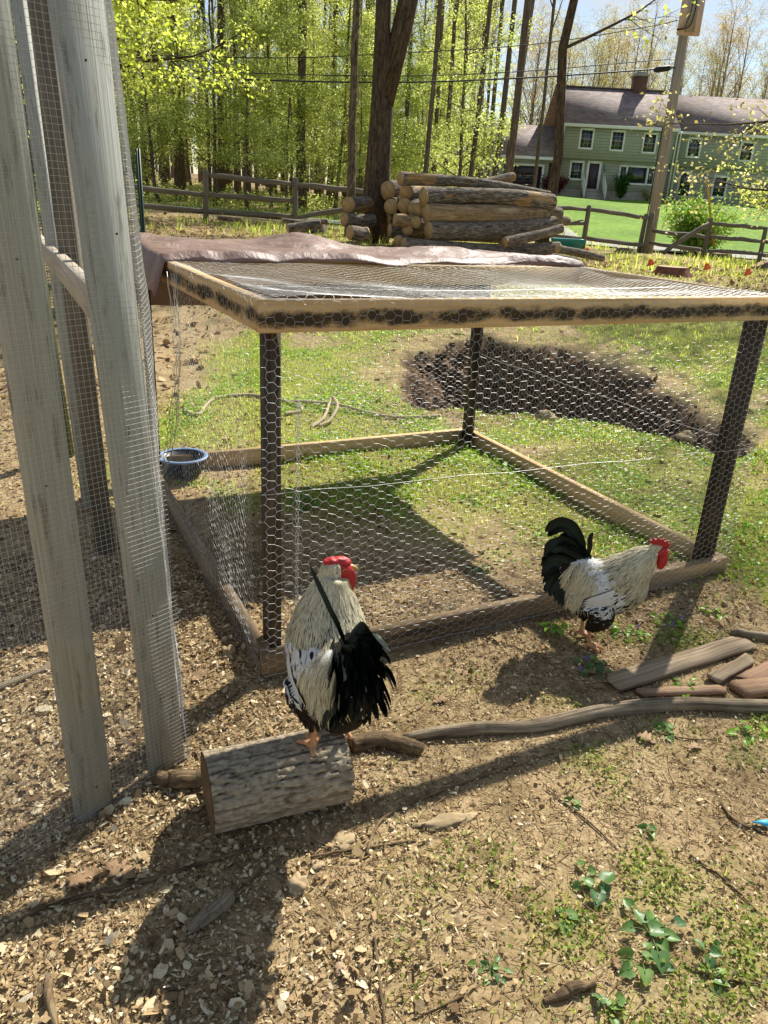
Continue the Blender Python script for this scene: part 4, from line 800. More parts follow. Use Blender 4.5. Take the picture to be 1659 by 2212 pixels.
# ------------------------------------------------------------------ wood in the foreground
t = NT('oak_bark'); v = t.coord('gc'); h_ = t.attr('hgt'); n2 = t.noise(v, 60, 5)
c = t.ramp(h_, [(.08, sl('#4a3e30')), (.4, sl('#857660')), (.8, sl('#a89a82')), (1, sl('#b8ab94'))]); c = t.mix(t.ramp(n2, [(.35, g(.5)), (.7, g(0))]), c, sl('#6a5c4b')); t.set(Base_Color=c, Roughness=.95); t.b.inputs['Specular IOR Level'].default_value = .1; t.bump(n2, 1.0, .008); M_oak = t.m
a = Zp(448, 1712, .094); b = Zp(738, 1646, .096); ns, nn = 180, 150; u = np.linspace(0, 1, ns); an = np.linspace(0, 2*math.pi, nn, endpoint=False); AX = norm(b-a); S1 = norm(np.cross(AX, [0, 0, 1])); S2 = np.cross(S1, AX)
UU, AA = np.meshgrid(u, an, indexing='ij'); rr_ = .097; wv = UU*np.linalg.norm(b-a)
cx_, cy_ = np.cos(AA), np.sin(AA); wob = .5*(fbm(wv*9, AA*1.2+5, 61, 3)-.5)
tile = lambda ang, per, sd, fx: fbm(wv*fx, (np.mod(ang, 2*math.pi)/(2*math.pi))*per, sd, 3)
ridge = np.abs(np.sin(AA*17+11*(fbm(wv*11, cx_*2.4+9, 63, 3)-.5)+3*(fbm(wv*5, cy_*2.4+3, 64, 2)-.5))); plate = smooth(.18, .5, ridge)*(.55+.6*fbm(wv*30, cx_*3.5+cy_*2+20, 65, 3)); crack = smooth(.3, .42, fbm(wv*42, cx_*2.5+cy_*2.5+30, 66, 2))

def _n3(s1, s2, o): return np.array([mnoise.noise(Vector((a_*s1+o, b_*s1, w_*s2))) for a_, b_, w_ in zip(cx_.ravel(), cy_.ravel(), wv.ravel())]).reshape(wv.shape)
wp = _n3(1.5, 9, 50)*.5; n1_ = np.abs(_n3(5.2, 5, 3)+wp*.35); n2_ = np.abs(_n3(10, 17, 11)); n3_ = _n3(24, 70, 23)
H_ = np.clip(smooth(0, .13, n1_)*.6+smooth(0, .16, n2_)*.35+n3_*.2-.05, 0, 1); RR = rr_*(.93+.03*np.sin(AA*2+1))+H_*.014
V = a+AX*wv[..., None]+S1*(RR*cx_)[..., None]+S2*(RR*cy_)[..., None]; i = np.arange(ns-1)[:, None]*nn; j = np.arange(nn)[None]; m = MB(); m.add(V.reshape(-1, 3), np.stack([i+j, i+(j+1) % nn, i+nn+(j+1) % nn, i+nn+j], -1).reshape(-1, 4), gc=np.stack([wv, RR*cx_, RR*cy_], -1).reshape(-1, 3), hgt=H_.ravel())
lo = m.build('bark_log', M_oak, None, True); tag(lo, 'short thick log with ridged grey bark that the rooster stands on', 'log')
M_cutdark = wood('old_cut_end', (sl('#4b3a2a'), sl('#6d563e'), sl('#8a7050')), (30, 30, 30), .9)
for q, d_, nm in ((0, -1, 'cut_face'), (-1, 1, 'cut_face')):
    m = MB(); c_ = V[q].mean(0); m.add(np.vstack([V[q]+AX*d_*.001, [c_+AX*d_*.004]]), np.array([(k, (k+1) % nn, nn) for k in range(nn)]), gc=np.vstack([np.stack([0*RR[q], RR[q]*cx_[q], RR[q]*cy_[q]], -1), [[0, 0, 0]]])); m.build(nm, M_cutdark, lo)
M_drift = bark('weathered_branch', (sl('#40352a'), sl('#84745e'), sl('#b5a58a')), (2.5, 80, 80), 1, .012)
M_stick = bark('stick_brown', (sl('#33281d'), sl('#66533e'), sl('#94805f')), (14, 50, 50), 1, .012)
def branch(name, pts, radii, label, mat=M_drift, n=12, lift=0, cat='branch', seed=0, group=None, jit=.016):
    rp = np.interp(np.linspace(0, 1, 40), np.linspace(0, 1, len(radii)), radii); P = spline([G(x, y)+[0, 0, (pz if pz is not None else 0)] for x, y, pz in [(q+(None,))[:3] for q in pts]], 40); P[:, 2] += rp*.8+lift
    rs = np.random.default_rng(seed); P += np.stack([(fbm(np.arange(40)*.12, 0*rp+k*3., seed+k, 3)-.5) for k in range(3)], -1)*rp[:, None]*.9; m = MB(); tube(m, P, rp, n, True, jit, seed); o = m.build(name, mat, None, True); tag(o, label, cat, group); return o
branch('fallen_branch', [(872, 1600), (950, 1590), (1030, 1586), (1110, 1580), (1180, 1572), (1255, 1555), (1330, 1540), (1455, 1532), (1560, 1534), (1659, 1538), (1760, 1545)], [.010, .019, .021, .020, .024, .022, .025, .023, .026, .024], 'long weathered grey branch curving across the ground to the right edge', n=16, seed=3)
branch('branch_stub', [(758, 1622), (800, 1612), (850, 1612), (885, 1622), (912, 1628)], [.024, .026, .026, .025, .018], 'dark knobbly branch end lying against the bark log', M_stick, seed=4, n=18)
branch('branch_stub', [(338, 1694), (380, 1696), (440, 1692)], [.02, .026, .027], 'short dark branch stub poking from behind the bark log', M_stick, seed=5, n=12)
branch('fallen_branch', [(1578, 1372), (1600, 1374), (1659, 1384), (1740, 1400)], [.012, .018, .02, .02], 'grey branch log cut off by the right edge above the old boards', seed=6, n=12)
branch('crooked_branch', [(-60, 1515), (0, 1492), (60, 1466), (108, 1440), (150, 1395), (192, 1350), (235, 1305), (285, 1270)], [.012, .012, .011, .01, .009, .009, .008, .006], 'crooked branch lying on the litter inside the mesh run', seed=7)
sticks = [([(0, 2006), (150, 1948), (300, 1911), (450, 1866), (575, 1832), (680, 1846)], .0055, 'long thin stick curving through the chips below the bark log'),
          ([(670, 1856), (760, 1840), (900, 1818)], .004, 'thin stick end right of the long curved stick'),
          ([(790, 1850), (835, 1766), (1000, 1694), (1195, 1630)], .0045, 'long thin dark twig lying in the shadow band under the big branch'),
          ([(500, 1942), (560, 1890), (612, 1850)], .004, 'straight twig leading from the broken log piece towards the stones'),
          ([(338, 2105), (372, 2030), (412, 1960)], .0042, 'thin twig pointing up left of the broken log piece'),
          ([(808, 2030), (818, 2110), (832, 2225)], .0045, 'straight twig at the bottom edge near the middle'),
          ([(445, 1548), (490, 1515), (532, 1482)], .004, 'twig lying beside the corner of the cage'),
          ([(1180, 1708), (1260, 1770), (1335, 1836)], .0028, 'thin twig slanting through the green patch'),
          ([(1555, 1738), (1590, 1780), (1665, 1806)], .0045, 'dark twig near the blue scrap'),
          ([(1395, 1580), (1440, 1590), (1500, 1600), (1560, 1598)], .003, 'thin curved twig below the big branch on the right'),
          ([(1490, 1850), (1560, 1900), (1640, 1975)], .003, 'thin twig lying toward the lower right edge'),
          ([(340, 2150), (400, 2130), (450, 2092)], .005, 'twig near the bottom beside a small tuft of grass'),
          ([(1475, 2085), (1560, 2120), (1640, 2128)], .004, 'grey twig under the violet leaves'),
          ([(105, 2120), (110, 2180), (125, 2230)], .01, 'split stick at the bottom edge near the corner'),
          ([(1000, 2155), (970, 2170), (910, 2195)], .004, 'short twig near the bottom edge right of the rooster shadow'),
          ([(980, 1350), (1070, 1385), (1180, 1425)], .0028, 'thin arched twig left of the rooster by the rail')]
for k, (q, r_, lab) in enumerate(sticks): branch('stick', q, [r_*.8, r_, r_*.9, r_*.5], lab, M_stick, 7, .002, 'stick', 20+k, 'sticks on the ground')
branch('log_piece', [(408, 2016), (450, 1985), (500, 1948)], [.012, .019, .018], 'broken piece of grey wood among the chips', M_drift, 10, 0, 'wood', 50, jit=.06)
branch('bark_piece', [(1172, 2166), (1230, 2146), (1288, 2130)], [.006, .014, .008], 'strip of brown bark near the bottom edge', M_stick, 8, 0, 'bark', 51, jit=.08)
M_oldb = wood('rotten_board', (sl('#54463a'), sl('#9c876c'), sl('#c9b99c')), (1.6, 130, 130), .9, stain=sl('#3d3024'), stain_amt=(.5, .72), stain_sc=(1.5, 60, 60), bump=1.0); M_redb = wood('reddish_board', (sl('#5a4434'), sl('#92745a'), sl('#b39a80')), (1.6, 130, 130), .9, bump=1.0)
def plank(pa_, pb_, w, th, label, mat=M_oldb, z=0):
    a = G(*pa_); b = G(*pb_); n_ = 10; L = np.linalg.norm(b-a); d_ = norm((b-a)*[1, 1, 0]); s_ = np.array([-d_[1], d_[0], 0]); m = MB(); V = []; gcs = []; rs = np.random.default_rng(int(pa_[0]))
    for k in range(n_+1):
        q = a+(b-a)*k/n_; jag = rs.uniform(-.02, .02, 4) if k in (0, n_) else rs.normal(0, .0015, 4)
        for c_, (x, zz) in enumerate(((-w/2, 0), (w/2, 0), (w/2, th), (w*.05, th*1.08), (-w/2, th))):
            jj = jag[c_ % 4]; V.append(q+d_*(jj if k in (0, n_) else 0)+s_*(x+(0 if k in (0, n_) else jj))+[0, 0, z+.004+zz+rs.normal(0, .001)]); gcs.append((k/n_*L+pa_[0], x, zz))
    F = [(k*5+c_, k*5+(c_+1) % 5, k*5+5+(c_+1) % 5, k*5+5+c_) for k in range(n_) for c_ in range(5)]; m.add(V, [np.array(F), np.array([[4, 3, 2, 1, 0], [n_*5+q for q in range(5)]])], gc=np.array(gcs)); tag(m.build('old_plank', mat), label, 'plank', 'old planks beside the branch')
plank((1322, 1486), (1602, 1396), .085, .022, 'longest weathered plank lying in front of the right-hand rooster')
plank((1535, 1478), (1616, 1432), .05, .018, 'short split plank just right of the longest plank', M_oldb)
plank((1610, 1482), (1700, 1436), .07, .02, 'brown plank cut by the right edge behind the branch', M_redb)
plank((1590, 1500), (1720, 1486), .08, .02, 'reddish plank at the right edge touching the branch', M_redb, .004)
plank((1385, 1502), (1560, 1495), .04, .012, 'thin flat plank half hidden behind the big branch', M_redb)

M_stone = plain('field_stone', sl('#a08c6c'), .95, noise=.25, nsc=14, bump=.5, spec=.15)
def stone(px, py, w, d_, h, label, seed, rot=0):
    p = G(px, py); r = np.random.default_rng(seed); n, k = 22, 12; V = []
    for i_ in range(k+1):
        ph = math.pi*i_/k
        for j_ in range(n):
            th = 2*math.pi*j_/n; v = np.array([math.sin(ph)*math.cos(th), math.sin(ph)*math.sin(th), math.cos(ph)]); q = .78+.5*mnoise.noise(Vector(v*1.6)+Vector((seed*3.1, 0, 0)))+.16*mnoise.noise(Vector(v*4.5)+Vector((seed, 5, 0))); V.append(v*q*np.array([w, d_, h]))
    V = np.array(V); c_, s_ = math.cos(rot), math.sin(rot); V = np.stack([V[:, 0]*c_-V[:, 1]*s_, V[:, 0]*s_+V[:, 1]*c_, V[:, 2]], -1)+p+[0, 0, h*.25]
    i = np.arange(k)[:, None]*n; j = np.arange(n)[None]; m = MB(); m.add(V, np.stack([i+j, i+n+j, i+n+(j+1) % n, i+(j+1) % n], -1).reshape(-1, 4)); tag(m.build('stone', M_stone, None, True), label, 'stone', 'stones in the yard')
stone(495, 1412, .036, .03, .026, 'tan stone beside the left rail of the cage', 1); stone(642, 1915, .036, .035, .022, 'biggest rounded stone in the rooster shadow', 2, .5); stone(686, 1872, .027, .02, .01, 'flat stone touching the biggest rounded stone', 3)
stone(962, 1778, .1, .032, .012, 'long pale flat stone set in the ground', 4, .35); stone(742, 1820, .045, .03, .008, 'flat dark stone beside the end of the bark log', 5, .8); stone(947, 1232, .03, .025, .022, 'pale stone on the shaded ground inside the cage', 6)
stone(492, 1178, .045, .04, .02, 'brown stone inside the cage near the left wire', 7); stone(553, 1500, .014, .012, .01, 'small pale stone by the cage corner', 8); stone(520, 2010 , .012, .01, .008, 'small pale pebble by the broken wood piece', 9)
stone(1482, 950, .09, .08, .05, 'grey boulder at the near rim of the dug pit', 10); stone(1180, 905, .1, .07, .05, 'rock in the bank of the dug pit', 11); stone(1110, 2025, .0, .0, .0, '', 12) if False else None
p = G(1648, 1785); m = MB(); a_ = np.linspace(0, 2*math.pi, 9)[:-1]; V = [p+[.03*math.cos(q)*(1+.4*math.sin(3*q)), .012*math.sin(q), .012+.006*math.sin(2*q)] for q in a_]+[p+[0, 0, .02]]; m.add(V, np.array([(k, (k+1) % 8, 8) for k in range(8)])); o = m.build('plastic_scrap', plain('cyan_plastic', sl('#4fb8d8'), .4)); md = o.modifiers.new('s', 'SOLIDIFY'); md.thickness = .002; tag(o, 'bright cyan scrap of plastic at the right edge', 'scrap')
# ------------------------------------------------------------------ roosters
t = NT('feather'); ce = t.attr('fe', 'Color'); cc = t.attr('fcn', 'Color'); fu = t.coord('fu'); sx = t.n.new('ShaderNodeSeparateXYZ'); t.l.new(fu, sx.inputs[0])
au = t.math('ABSOLUTE', sx.outputs[0]); v_ = t.math('MULTIPLY', t.math('MAXIMUM', t.math('SUBTRACT', sx.outputs[1], .72), 0.0), 2.2); q = t.math('ADD', au, v_)
mask = t.math('DIVIDE', t.math('SUBTRACT', t.math('ADD', sx.outputs[2], .12), q), .24, True)
barb = t.noise(t.map(fu, (9, 2.5, 1)), 3, 4, .7); col = t.mix(mask, ce, cc); col = t.mix(t.ramp(barb, [(.35, g(.38)), (.6, g(0))]), col, t.mix(1.0, col, g(.45), 'MULTIPLY'))
t.set(Base_Color=col, Roughness=.62); t.b.inputs['Specular IOR Level'].default_value = .25; t.bump(barb, .25, .002); t.translucent(t.mix(1.0, col, g(.9), 'MULTIPLY'), .18); M_feather = t.m
t = NT('tail_feather_gloss'); fu = t.coord('fu'); barb = t.noise(t.map(fu, (14, 3, 1)), 3, 4, .7)
t.set(Base_Color=t.mix(t.ramp(barb, [(.3, g(0)), (.7, g(1))]), (.003, .004, .004, 1), (.006, .010, .008, 1)), Roughness=.36); t.b.inputs['Specular IOR Level'].default_value = .3; t.b.inputs['Specular Tint'].default_value = (.75, 1, .92, 1); t.bump(barb, .35, .002); M_tail = t.m
t = NT('rooster_skin'); t.set(Base_Color=t.attr('bc', 'Color'), Roughness=.6); t.bump(t.noise(t.coord('Object'), 160, 4), .4, .002); M_rskin = t.m
t = NT('red_comb'); n1 = t.noise(t.coord('Object'), 220, 4); t.set(Base_Color=t.ramp(n1, [(.3, sl('#8e0f16')), (.7, sl('#c41c22'))]), Roughness=.5); t.b.inputs['Subsurface Weight'].default_value = .25; t.b.inputs['Subsurface Radius'].default_value = (.006, .002, .001); t.b.inputs['Subsurface Scale'].default_value = .6; t.bump(n1, .5, .002); M_comb = t.m
M_beak = plain('horn_beak', sl('#b08a4c'), .45); M_lobe = plain('white_earlobe', sl('#cfc4b8'), .6); M_iris = plain('amber_eye', sl('#b5631c'), .15); M_pupil = plain('black_pupil', (.005, .005, .005, 1), .1)
def ell(mb, c, rad, n=24, k=14, M3=None):
    V = np.array([[(math.sin(math.pi*i/k)*math.cos(2*math.pi*j/n)*rad[0], math.sin(math.pi*i/k)*math.sin(2*math.pi*j/n)*rad[1], math.cos(math.pi*i/k)*rad[2]) for j in range(n)] for i in range(k+1)]).reshape(-1, 3)
    if M3 is not None: V = V@np.array(M3).T
    i = np.arange(k)[:, None]*n; j = np.arange(n)[None]; mb.add(V+np.array(c), np.stack([i+j, i+n+j, i+n+(j+1) % n, i+(j+1) % n], -1).reshape(-1, 4), gc=V)
CREAM = np.array([*sl('#e6dbba')[:3], 1]); CREAMD = np.array([*sl('#cfc49e')[:3], 1]); WHITE = np.array([*sl('#f0eee8')[:3], 1]); BLK = np.array([*sl('#191512')[:3], 1]); BRN = np.array([*sl('#2a1d12')[:3], 1]); GREYF = np.array([*sl('#57534a')[:3], 1])
def rooster(label, place_at, rz, hk0, sadw, hkl, neck, nrad, head, hyaw, hpitch, tail, seed, scale=1.0, bodypitch=0, feetdx=(0, 0), comb='single', lone=None):
    r = np.random.default_rng(seed); root = empty('rooster'); mb = MB()
    def bp(v): # pitch of the trunk about the hip
        v = np.asarray(v, float); c, s = math.cos(bodypitch), math.sin(bodypitch); x, z = v[..., 0]-.03, v[..., 2]-.2; return np.stack([x*c-z*s+.03, v[..., 1], x*s+z*c+.2], -1)
    PM = np.array([[math.cos(bodypitch), 0, -math.sin(bodypitch)], [0, 1, 0], [math.sin(bodypitch), 0, math.cos(bodypitch)]])
    for c, rad in (((.05, 0, .25), (.122, .086, .102)), ((.115, 0, .27), (.082, .08, .098)), ((-.035, 0, .285), (.062, .056, .07)), ((.03, 0, .2), (.085, .075, .085)), ((-.08, 0, .275), (.062, .04, .07)), ((-.03, 0, .2), (.07, .062, .075))): ell(mb, bp(c), rad, M3=PM)
    NP = spline(neck, 24); NR = np.interp(np.linspace(0, 1, 24), np.linspace(0, 1, len(nrad)), nrad); tube(mb, NP, NR, 20)
    head = np.asarray(head, float); cy, sy = math.cos(hyaw), math.sin(hyaw); cq, sq = math.cos(hpitch), math.sin(hpitch)
    HM = np.array([[cy, -sy, 0], [sy, cy, 0], [0, 0, 1.]])@np.array([[cq, 0, -sq], [0, 1, 0], [sq, 0, cq]])
    hd = lambda p: head+np.asarray(p, float)@HM.T
    ell(mb, head, (.033, .02, .023), M3=HM)
    feet = []
    for s_, fx in ((1, feetdx[0]), (-1, feetdx[1])):
        y = .043*s_; hip = np.array([.035, y, .195]); knee = np.array([.045+fx*.4, y*1.02, .135]); hock = np.array([.012+fx*.8, y*.98, .085]); ft = np.array([.024+fx, y, .012])
        tube(mb, spline([hip, knee, hock], 10), np.interp(np.linspace(0, 1, 10), [0, .45, .85, 1], [.056, .045, .021, .0125]), 16); tube(mb, spline([hock+[0, 0, .006], (hock+ft)/2+[.002, 0, 0], ft], 8), [.011, .0088, .0082, .0078, .0078, .008, .0085, .0095], 12)
        for a, L in ((0, .062), (.62, .05), (-.62, .05), (math.pi-.25*s_, .03)):
            d = np.array([math.cos(a), math.sin(a), 0]); tube(mb, spline([ft, ft+d*L*.45+[0, 0, .004], ft+d*L*.8+[0, 0, -.003], ft+d*L+[0, 0, -.0075]], 8), [.0088, .0076, .0072, .0068, .0068, .006, .005, .0028], 8)
        feet.append(ft)
    tmp = mb.build('tmp', M_rskin); md = tmp.modifiers.new('r', 'REMESH'); md.mode = 'VOXEL'; md.voxel_size = .0041; ms = tmp.modifiers.new('s', 'SMOOTH'); ms.iterations = 4; ms.factor = .5
    dg = bpy.context.evaluated_depsgraph_get(); me = bpy.data.meshes.new_from_object(tmp.evaluated_get(dg)); bpy.data.objects.remove(tmp); me.name = 'rooster_body'; me.materials.clear(); me.materials.append(M_rskin)
    nv = len(me.vertices); co = np.zeros(nv*3, np.float32); me.vertices.foreach_get('co', co); co = co.reshape(-1, 3); bc = np.tile(BRN, (nv, 1)); up_ = co[:, 2] > .2; bc[up_] = CREAMD*.7; bc[:, 3] = 1
    bc[co[:, 2] < .093] = [*sl('#c08a5e')[:3], 1]; at = me.attributes.new('bc', 'FLOAT_COLOR', 'POINT'); at.data.foreach_set('color', bc.astype(np.float32).ravel()); me.polygons.foreach_set('use_smooth', np.ones(len(me.polygons), bool))
    link('body', me, root)
    bvh = BVHTree.FromPolygons([Vector(v) for v in co], [tuple(p.vertices) for p in me.polygons])
    na = len(me.polygons); ctr = np.zeros(na*3); me.polygons.foreach_get('center', ctr); ctr = ctr.reshape(-1, 3); ar = np.zeros(na); me.polygons.foreach_get('area', ar)
    # distance to neck axis parameter
    def neckt(p): d = np.linalg.norm(NP[None]-p[:, None], axis=2); k = d.argmin(1); return k/23., d.min(1)
    tn, dn = neckt(ctr); hdst = np.linalg.norm((ctr-head), axis=1); hl = (ctr-head)@HM   # head-local
    body = (ctr-bp(np.array([0.05, 0, .25])))@PM; bx = body[:, 0]+.05; bz = body[:, 2]+.25; byy = ctr[:, 1]; ctr_b = np.stack([bx, byy, bz], -1)
    isneck = (dn < np.interp(tn, np.linspace(0, 1, len(nrad)), nrad)*1.25) & (tn > .12) & (ctr[:, 2] > .25)
    face = (hl[:, 0] > -.004) & (hdst < .064) & (hl[:, 2] < .02) & (np.abs(hl[:, 1]) < .05)
    def pick(mask, n):
        idx = np.where(mask)[0]
        if not len(idx): return np.zeros((0, 3)), idx
        w = ar[idx]/ar[idx].sum(); k = r.choice(idx, n, p=w); return ctr[k]+r.normal(0, .0012, (n, 3)), k
    def tract(name, mask, n, flow, L, W, lift, edge, cen, fw, tip=.12, segs=5, hug=.75, jit=.25, droop=0):
        P, K = pick(mask, n); m = MB()
        if not len(P): return
        for p0, k in zip(P, K):
            Lk = (L(p0) if callable(L) else L)*(r.uniform(.6, 1.4) if name == 'hackle_feathers' else r.uniform(.8, 1.2)); Wk = W*r.uniform(.8, 1.2); p = Vector(p0); loc, nrm, _, _ = bvh.find_nearest(p); p = loc+nrm*.001; rows = []; d = None
            rot = r.normal(0, jit); lf = lift*r.uniform(.5, 1.5)
            for s_ in range(segs+1):
                u = s_/segs; loc, nrm, _, _ = bvh.find_nearest(p); f = Vector(flow(np.array(p))); f = f-nrm*f.dot(nrm)
                if f.length < 1e-6: f = Vector((0, 0, -1))
                f.normalize(); f = (Matrix.Rotation(rot*(1-u*.5), 3, nrm)@f)
                d = f if d is None else (d*.45+f*.55).normalized()
                sd_ = d.cross(nrm).normalized(); w = Wk*(np.interp(u, [0, .3, .65, .88, 1], [.55, 1, .95, .6, tip]))
                rows.append((p.copy(), sd_*w*.5, nrm*w*.14))
                p = p+d*(Lk/segs)-Vector((0, 0, droop*Lk/segs)); loc, n2, _, _ = bvh.find_nearest(p); tgt = loc+n2*(.0012+lf*(u+1/segs)); p = p.lerp(tgt, hug)
            V = []; FU = []
            e_, c_, w_ = edge(k, p0), cen(k, p0), fw(k, p0)
            for q_, (c, s_, h) in enumerate(rows): V += [c-s_, c+h, c+s_]; FU += [(-1+r.uniform(-.02, .02), q_/segs, w_), (0, q_/segs, w_), (1, q_/segs, w_)]
            F = [(3*q_+a, 3*q_+a+1, 3*q_+a+4, 3*q_+a+3) for q_ in range(segs) for a in (0, 1)]
            sh = r.uniform(.75, 1.1); n_ = len(V); m.add([list(x) for x in V], np.array(F), fu=np.array(FU)+np.array([0, 0, 0]), fe=np.tile(np.r_[e_[:3]*sh, 1], (n_, 1)), fcn=np.tile(np.r_[c_[:3], 1], (n_, 1)))
        o = m.build(name, M_feather, root, True, 'stuff'); return o
    sgn = lambda p: 1 if p[1] > 0 else -1
    def fl_body(p): return PM@np.array([-.8, .12*sgn(p), -.55])
    def fl_breast(p): return np.array([-.45, .1*sgn(p), -.9])
    def fl_fluff(p): return np.array([-.12, 0, -1.])
    def fl_hackle(p):
        d = np.linalg.norm(NP-p, axis=1); k = int(d.argmin()); t_ = NP[max(k-1, 0)]-NP[min(k+1, 23)]; t_ = t_/np.linalg.norm(t_); return t_*.9+np.array([-.25, 0, -.45])
    def fl_saddle(p): return PM@np.array([-.3, sadw[1]*sgn(p), -.8])
    K1 = lambda c: (lambda k, p: c); KW = lambda w: (lambda k, p: w)
    trunk = ~isneck & (ctr[:, 2] > .1) & (hdst > .05)
    tract('fluff_feathers', (ctr[:, 2] > .102) & (ctr[:, 2] < .2) & ~isneck, 900, fl_fluff, .026, .015, .006, K1(BRN*1.5), K1(BLK), KW(.4), .4, 4, .6, .4)
    tract('breast_feathers', trunk & (bx > -.02) & (bz < .27) & (bz > .15), 800, fl_breast, .035, .017, .003, lambda k, p: WHITE*.8 if r.random() < .75 else BLK, K1(BLK), lambda k, p: r.uniform(.62, .85), .5, 4)
    tract('rump_feathers', trunk & ((bx < -.02) & (bz < .33) | (bx < -.075)), 900, fl_fluff, .05, .018, .006, K1(BLK), K1(BRN), KW(.3), .4, 4, .7, .3)
    wingm = trunk & (np.abs(byy) > .045) & (bx > -.03) & (bx < .15) & (bz > .19) & (bz < .34)
    tract('back_feathers', trunk & (bz > .27) & (bx < .12), 420, fl_body, .05, .022, .003, K1(WHITE), K1(WHITE*.9), KW(.2), .4, 4, .8, .25)
    def wcen(k, p): return BLK if (ctr_b[k, 2] < .235 and r.random() < .85) or r.random() < .5 else WHITE*.92
    tract('wing_coverts', wingm & (bz < .262), 420, fl_body, .042, .022, .005, K1(WHITE), wcen, lambda k, p: r.uniform(.4, .75), .45, 4, .8, .22)
    # folded flight feathers of both wings
    for s_ in (1, -1):
        for k in range(9):
            u = k/8; P0 = bp(np.array([.075-.03*u, .08*s_, .275-.075*u])); loc, nrm, _, _ = bvh.find_nearest(Vector(P0)); p = loc+nrm*.008; L = .125-.03*u; rows = []
            d = Vector(PM@np.array([-.83+.1*u, .02*s_, -.5+.1*u]))
            for q_ in range(8):
                v = q_/7; loc, nrm, _, _ = bvh.find_nearest(p); sd_ = d.cross(nrm).normalized(); w = .0125*np.interp(v, [0, .2, .8, 1], [.7, 1, .9, .25]); rows.append((p.copy(), sd_*w, nrm*.003)); p = p+d.normalized()*L/7; loc, n2, _, _ = bvh.find_nearest(p); p = p.lerp(loc+n2*(.011-.0008*k), .55)
            V = []; FU = []
            for q_, (c, sd_, h) in enumerate(rows): V += [list(c-sd_), list(c+h), list(c+sd_)]; FU += [(-1, q_/7, .7), (0, q_/7, .7), (1, q_/7, .7)]
            m = MB(); wh = k > 2; m.add(V, np.array([(3*q_+a, 3*q_+a+1, 3*q_+a+4, 3*q_+a+3) for q_ in range(7) for a in (0, 1)]), fu=np.array(FU), fe=np.tile(BLK, (24, 1)), fcn=np.tile(WHITE if k < 7 else BLK*1.4, (24, 1))); m.build('flight_feather', M_feather, root, True)
    tract('wing_bow_feathers', wingm & (bz > .24), 420, fl_body, .046, .021, .007, K1(WHITE), lambda k, p: BLK if r.random() < .34 else WHITE*.92, lambda k, p: r.uniform(.1, .6), .35, 4, .8, .25)
    # tail
    def plume(name, pts, w, tw=0, ragged=.0, mat=M_tail, y=0):
        P = spline(pts, 14); T_ = np.gradient(P, axis=0); T_ /= np.linalg.norm(T_, axis=1)[:, None]; V = []; FU = []
        Nn = np.cross(T_, np.array([math.sin(tw), math.cos(tw), 0])); Nn /= np.linalg.norm(Nn, axis=1)[:, None]+1e-9; S_ = np.cross(T_, Nn)
        # vane lies mostly in the plane of the fan
        for k in range(14):
            u = k/13; ww = w*np.interp(u, [0, .12, .4, .8, .95, 1], [.25, .7, 1, .9, .55, .15]); e1 = 1+r.uniform(-ragged, ragged); e2 = 1+r.uniform(-ragged, ragged)
            V += [P[k]-Nn[k]*ww*.5*e1+S_[k]*ww*.12, P[k]+S_[k]*ww*.0, P[k]+Nn[k]*ww*.5*e2+S_[k]*ww*.12]; FU += [(-1, u*3, .5), (0, u*3, .5), (1, u*3, .5)]
        m = MB(); m.add(V, np.array([(3*k+a, 3*k+a+1, 3*k+a+4, 3*k+a+3) for k in range(13) for a in (0, 1)]), fu=np.array(FU)); return m.build(name, mat, root, True)
    for (pts, w, tw, rg) in tail: plume('tail_feather', pts, w, tw, rg)
    if lone is not None: plume('upright_tail_feather', lone[0], lone[1], lone[2], .1)
    tract('saddle_feathers', trunk & (bz > .27) & (bx < .04) & (bx > -.05) & (np.abs(byy) < sadw[0]), int(27000*sadw[0]), fl_saddle, lambda p: .125, .0052, .009, K1(CREAM), lambda k, p: BLK if r.random() < .6 else CREAMD, lambda k, p: r.uniform(.08, .4), .08, 7, .62, .22, .15)
    # hackle: from the nape down
    hk = ((isneck & (tn > hk0)) | ((hdst < .05) & (hl[:, 0] < .0))) & ~face
    tract('hackle_feathers', hk, 3000, fl_hackle, lambda p: .03+.065*hkl*min(1, np.linalg.norm(p-head)/.12), .0056, .0035, lambda k, p: CREAM if r.random() < .8 else CREAMD, lambda k, p: BLK if np.linalg.norm(p-head) > .06 and r.random() < .8 else (GREYF if r.random() < .3 else CREAMD), lambda k, p: r.uniform(.06, .3)+.3*min(1, max(0, np.linalg.norm(p-head)-.09)/.06), .08, 6, .7, .13)
    # head
    def hm(mb_): 
        mb_.V = [hd(v) for v in mb_.V]; return mb_
    m = MB(); ell(m, (.012, 0, -.004), (.026, .0225, .024)); hm(m).build('face', M_comb, root, True)
    if comb == 'single': prof = [(.034, .008), (.041, .02), (.04, .037), (.032, .03), (.028, .05), (.019, .034), (.013, .057), (.004, .036), (-.005, .058), (-.012, .034), (-.021, .052), (-.026, .031), (-.04, .041), (-.034, .026), (-.026, .02), (-.016, .016), (0, .014), (.02, .01)]; th = .0055
    else: prof = [(.033, .006), (.037, .014), (.034, .022), (.027, .026), (.02, .031), (.012, .029), (.005, .033), (-.004, .03), (-.012, .033), (-.019, .028), (-.028, .027), (-.031, .02), (-.027, .014), (-.015, .012), (0, .011), (.02, .008)]; th = .013
    pr = np.array(prof); c0 = pr.mean(0); n_ = len(pr); V = []
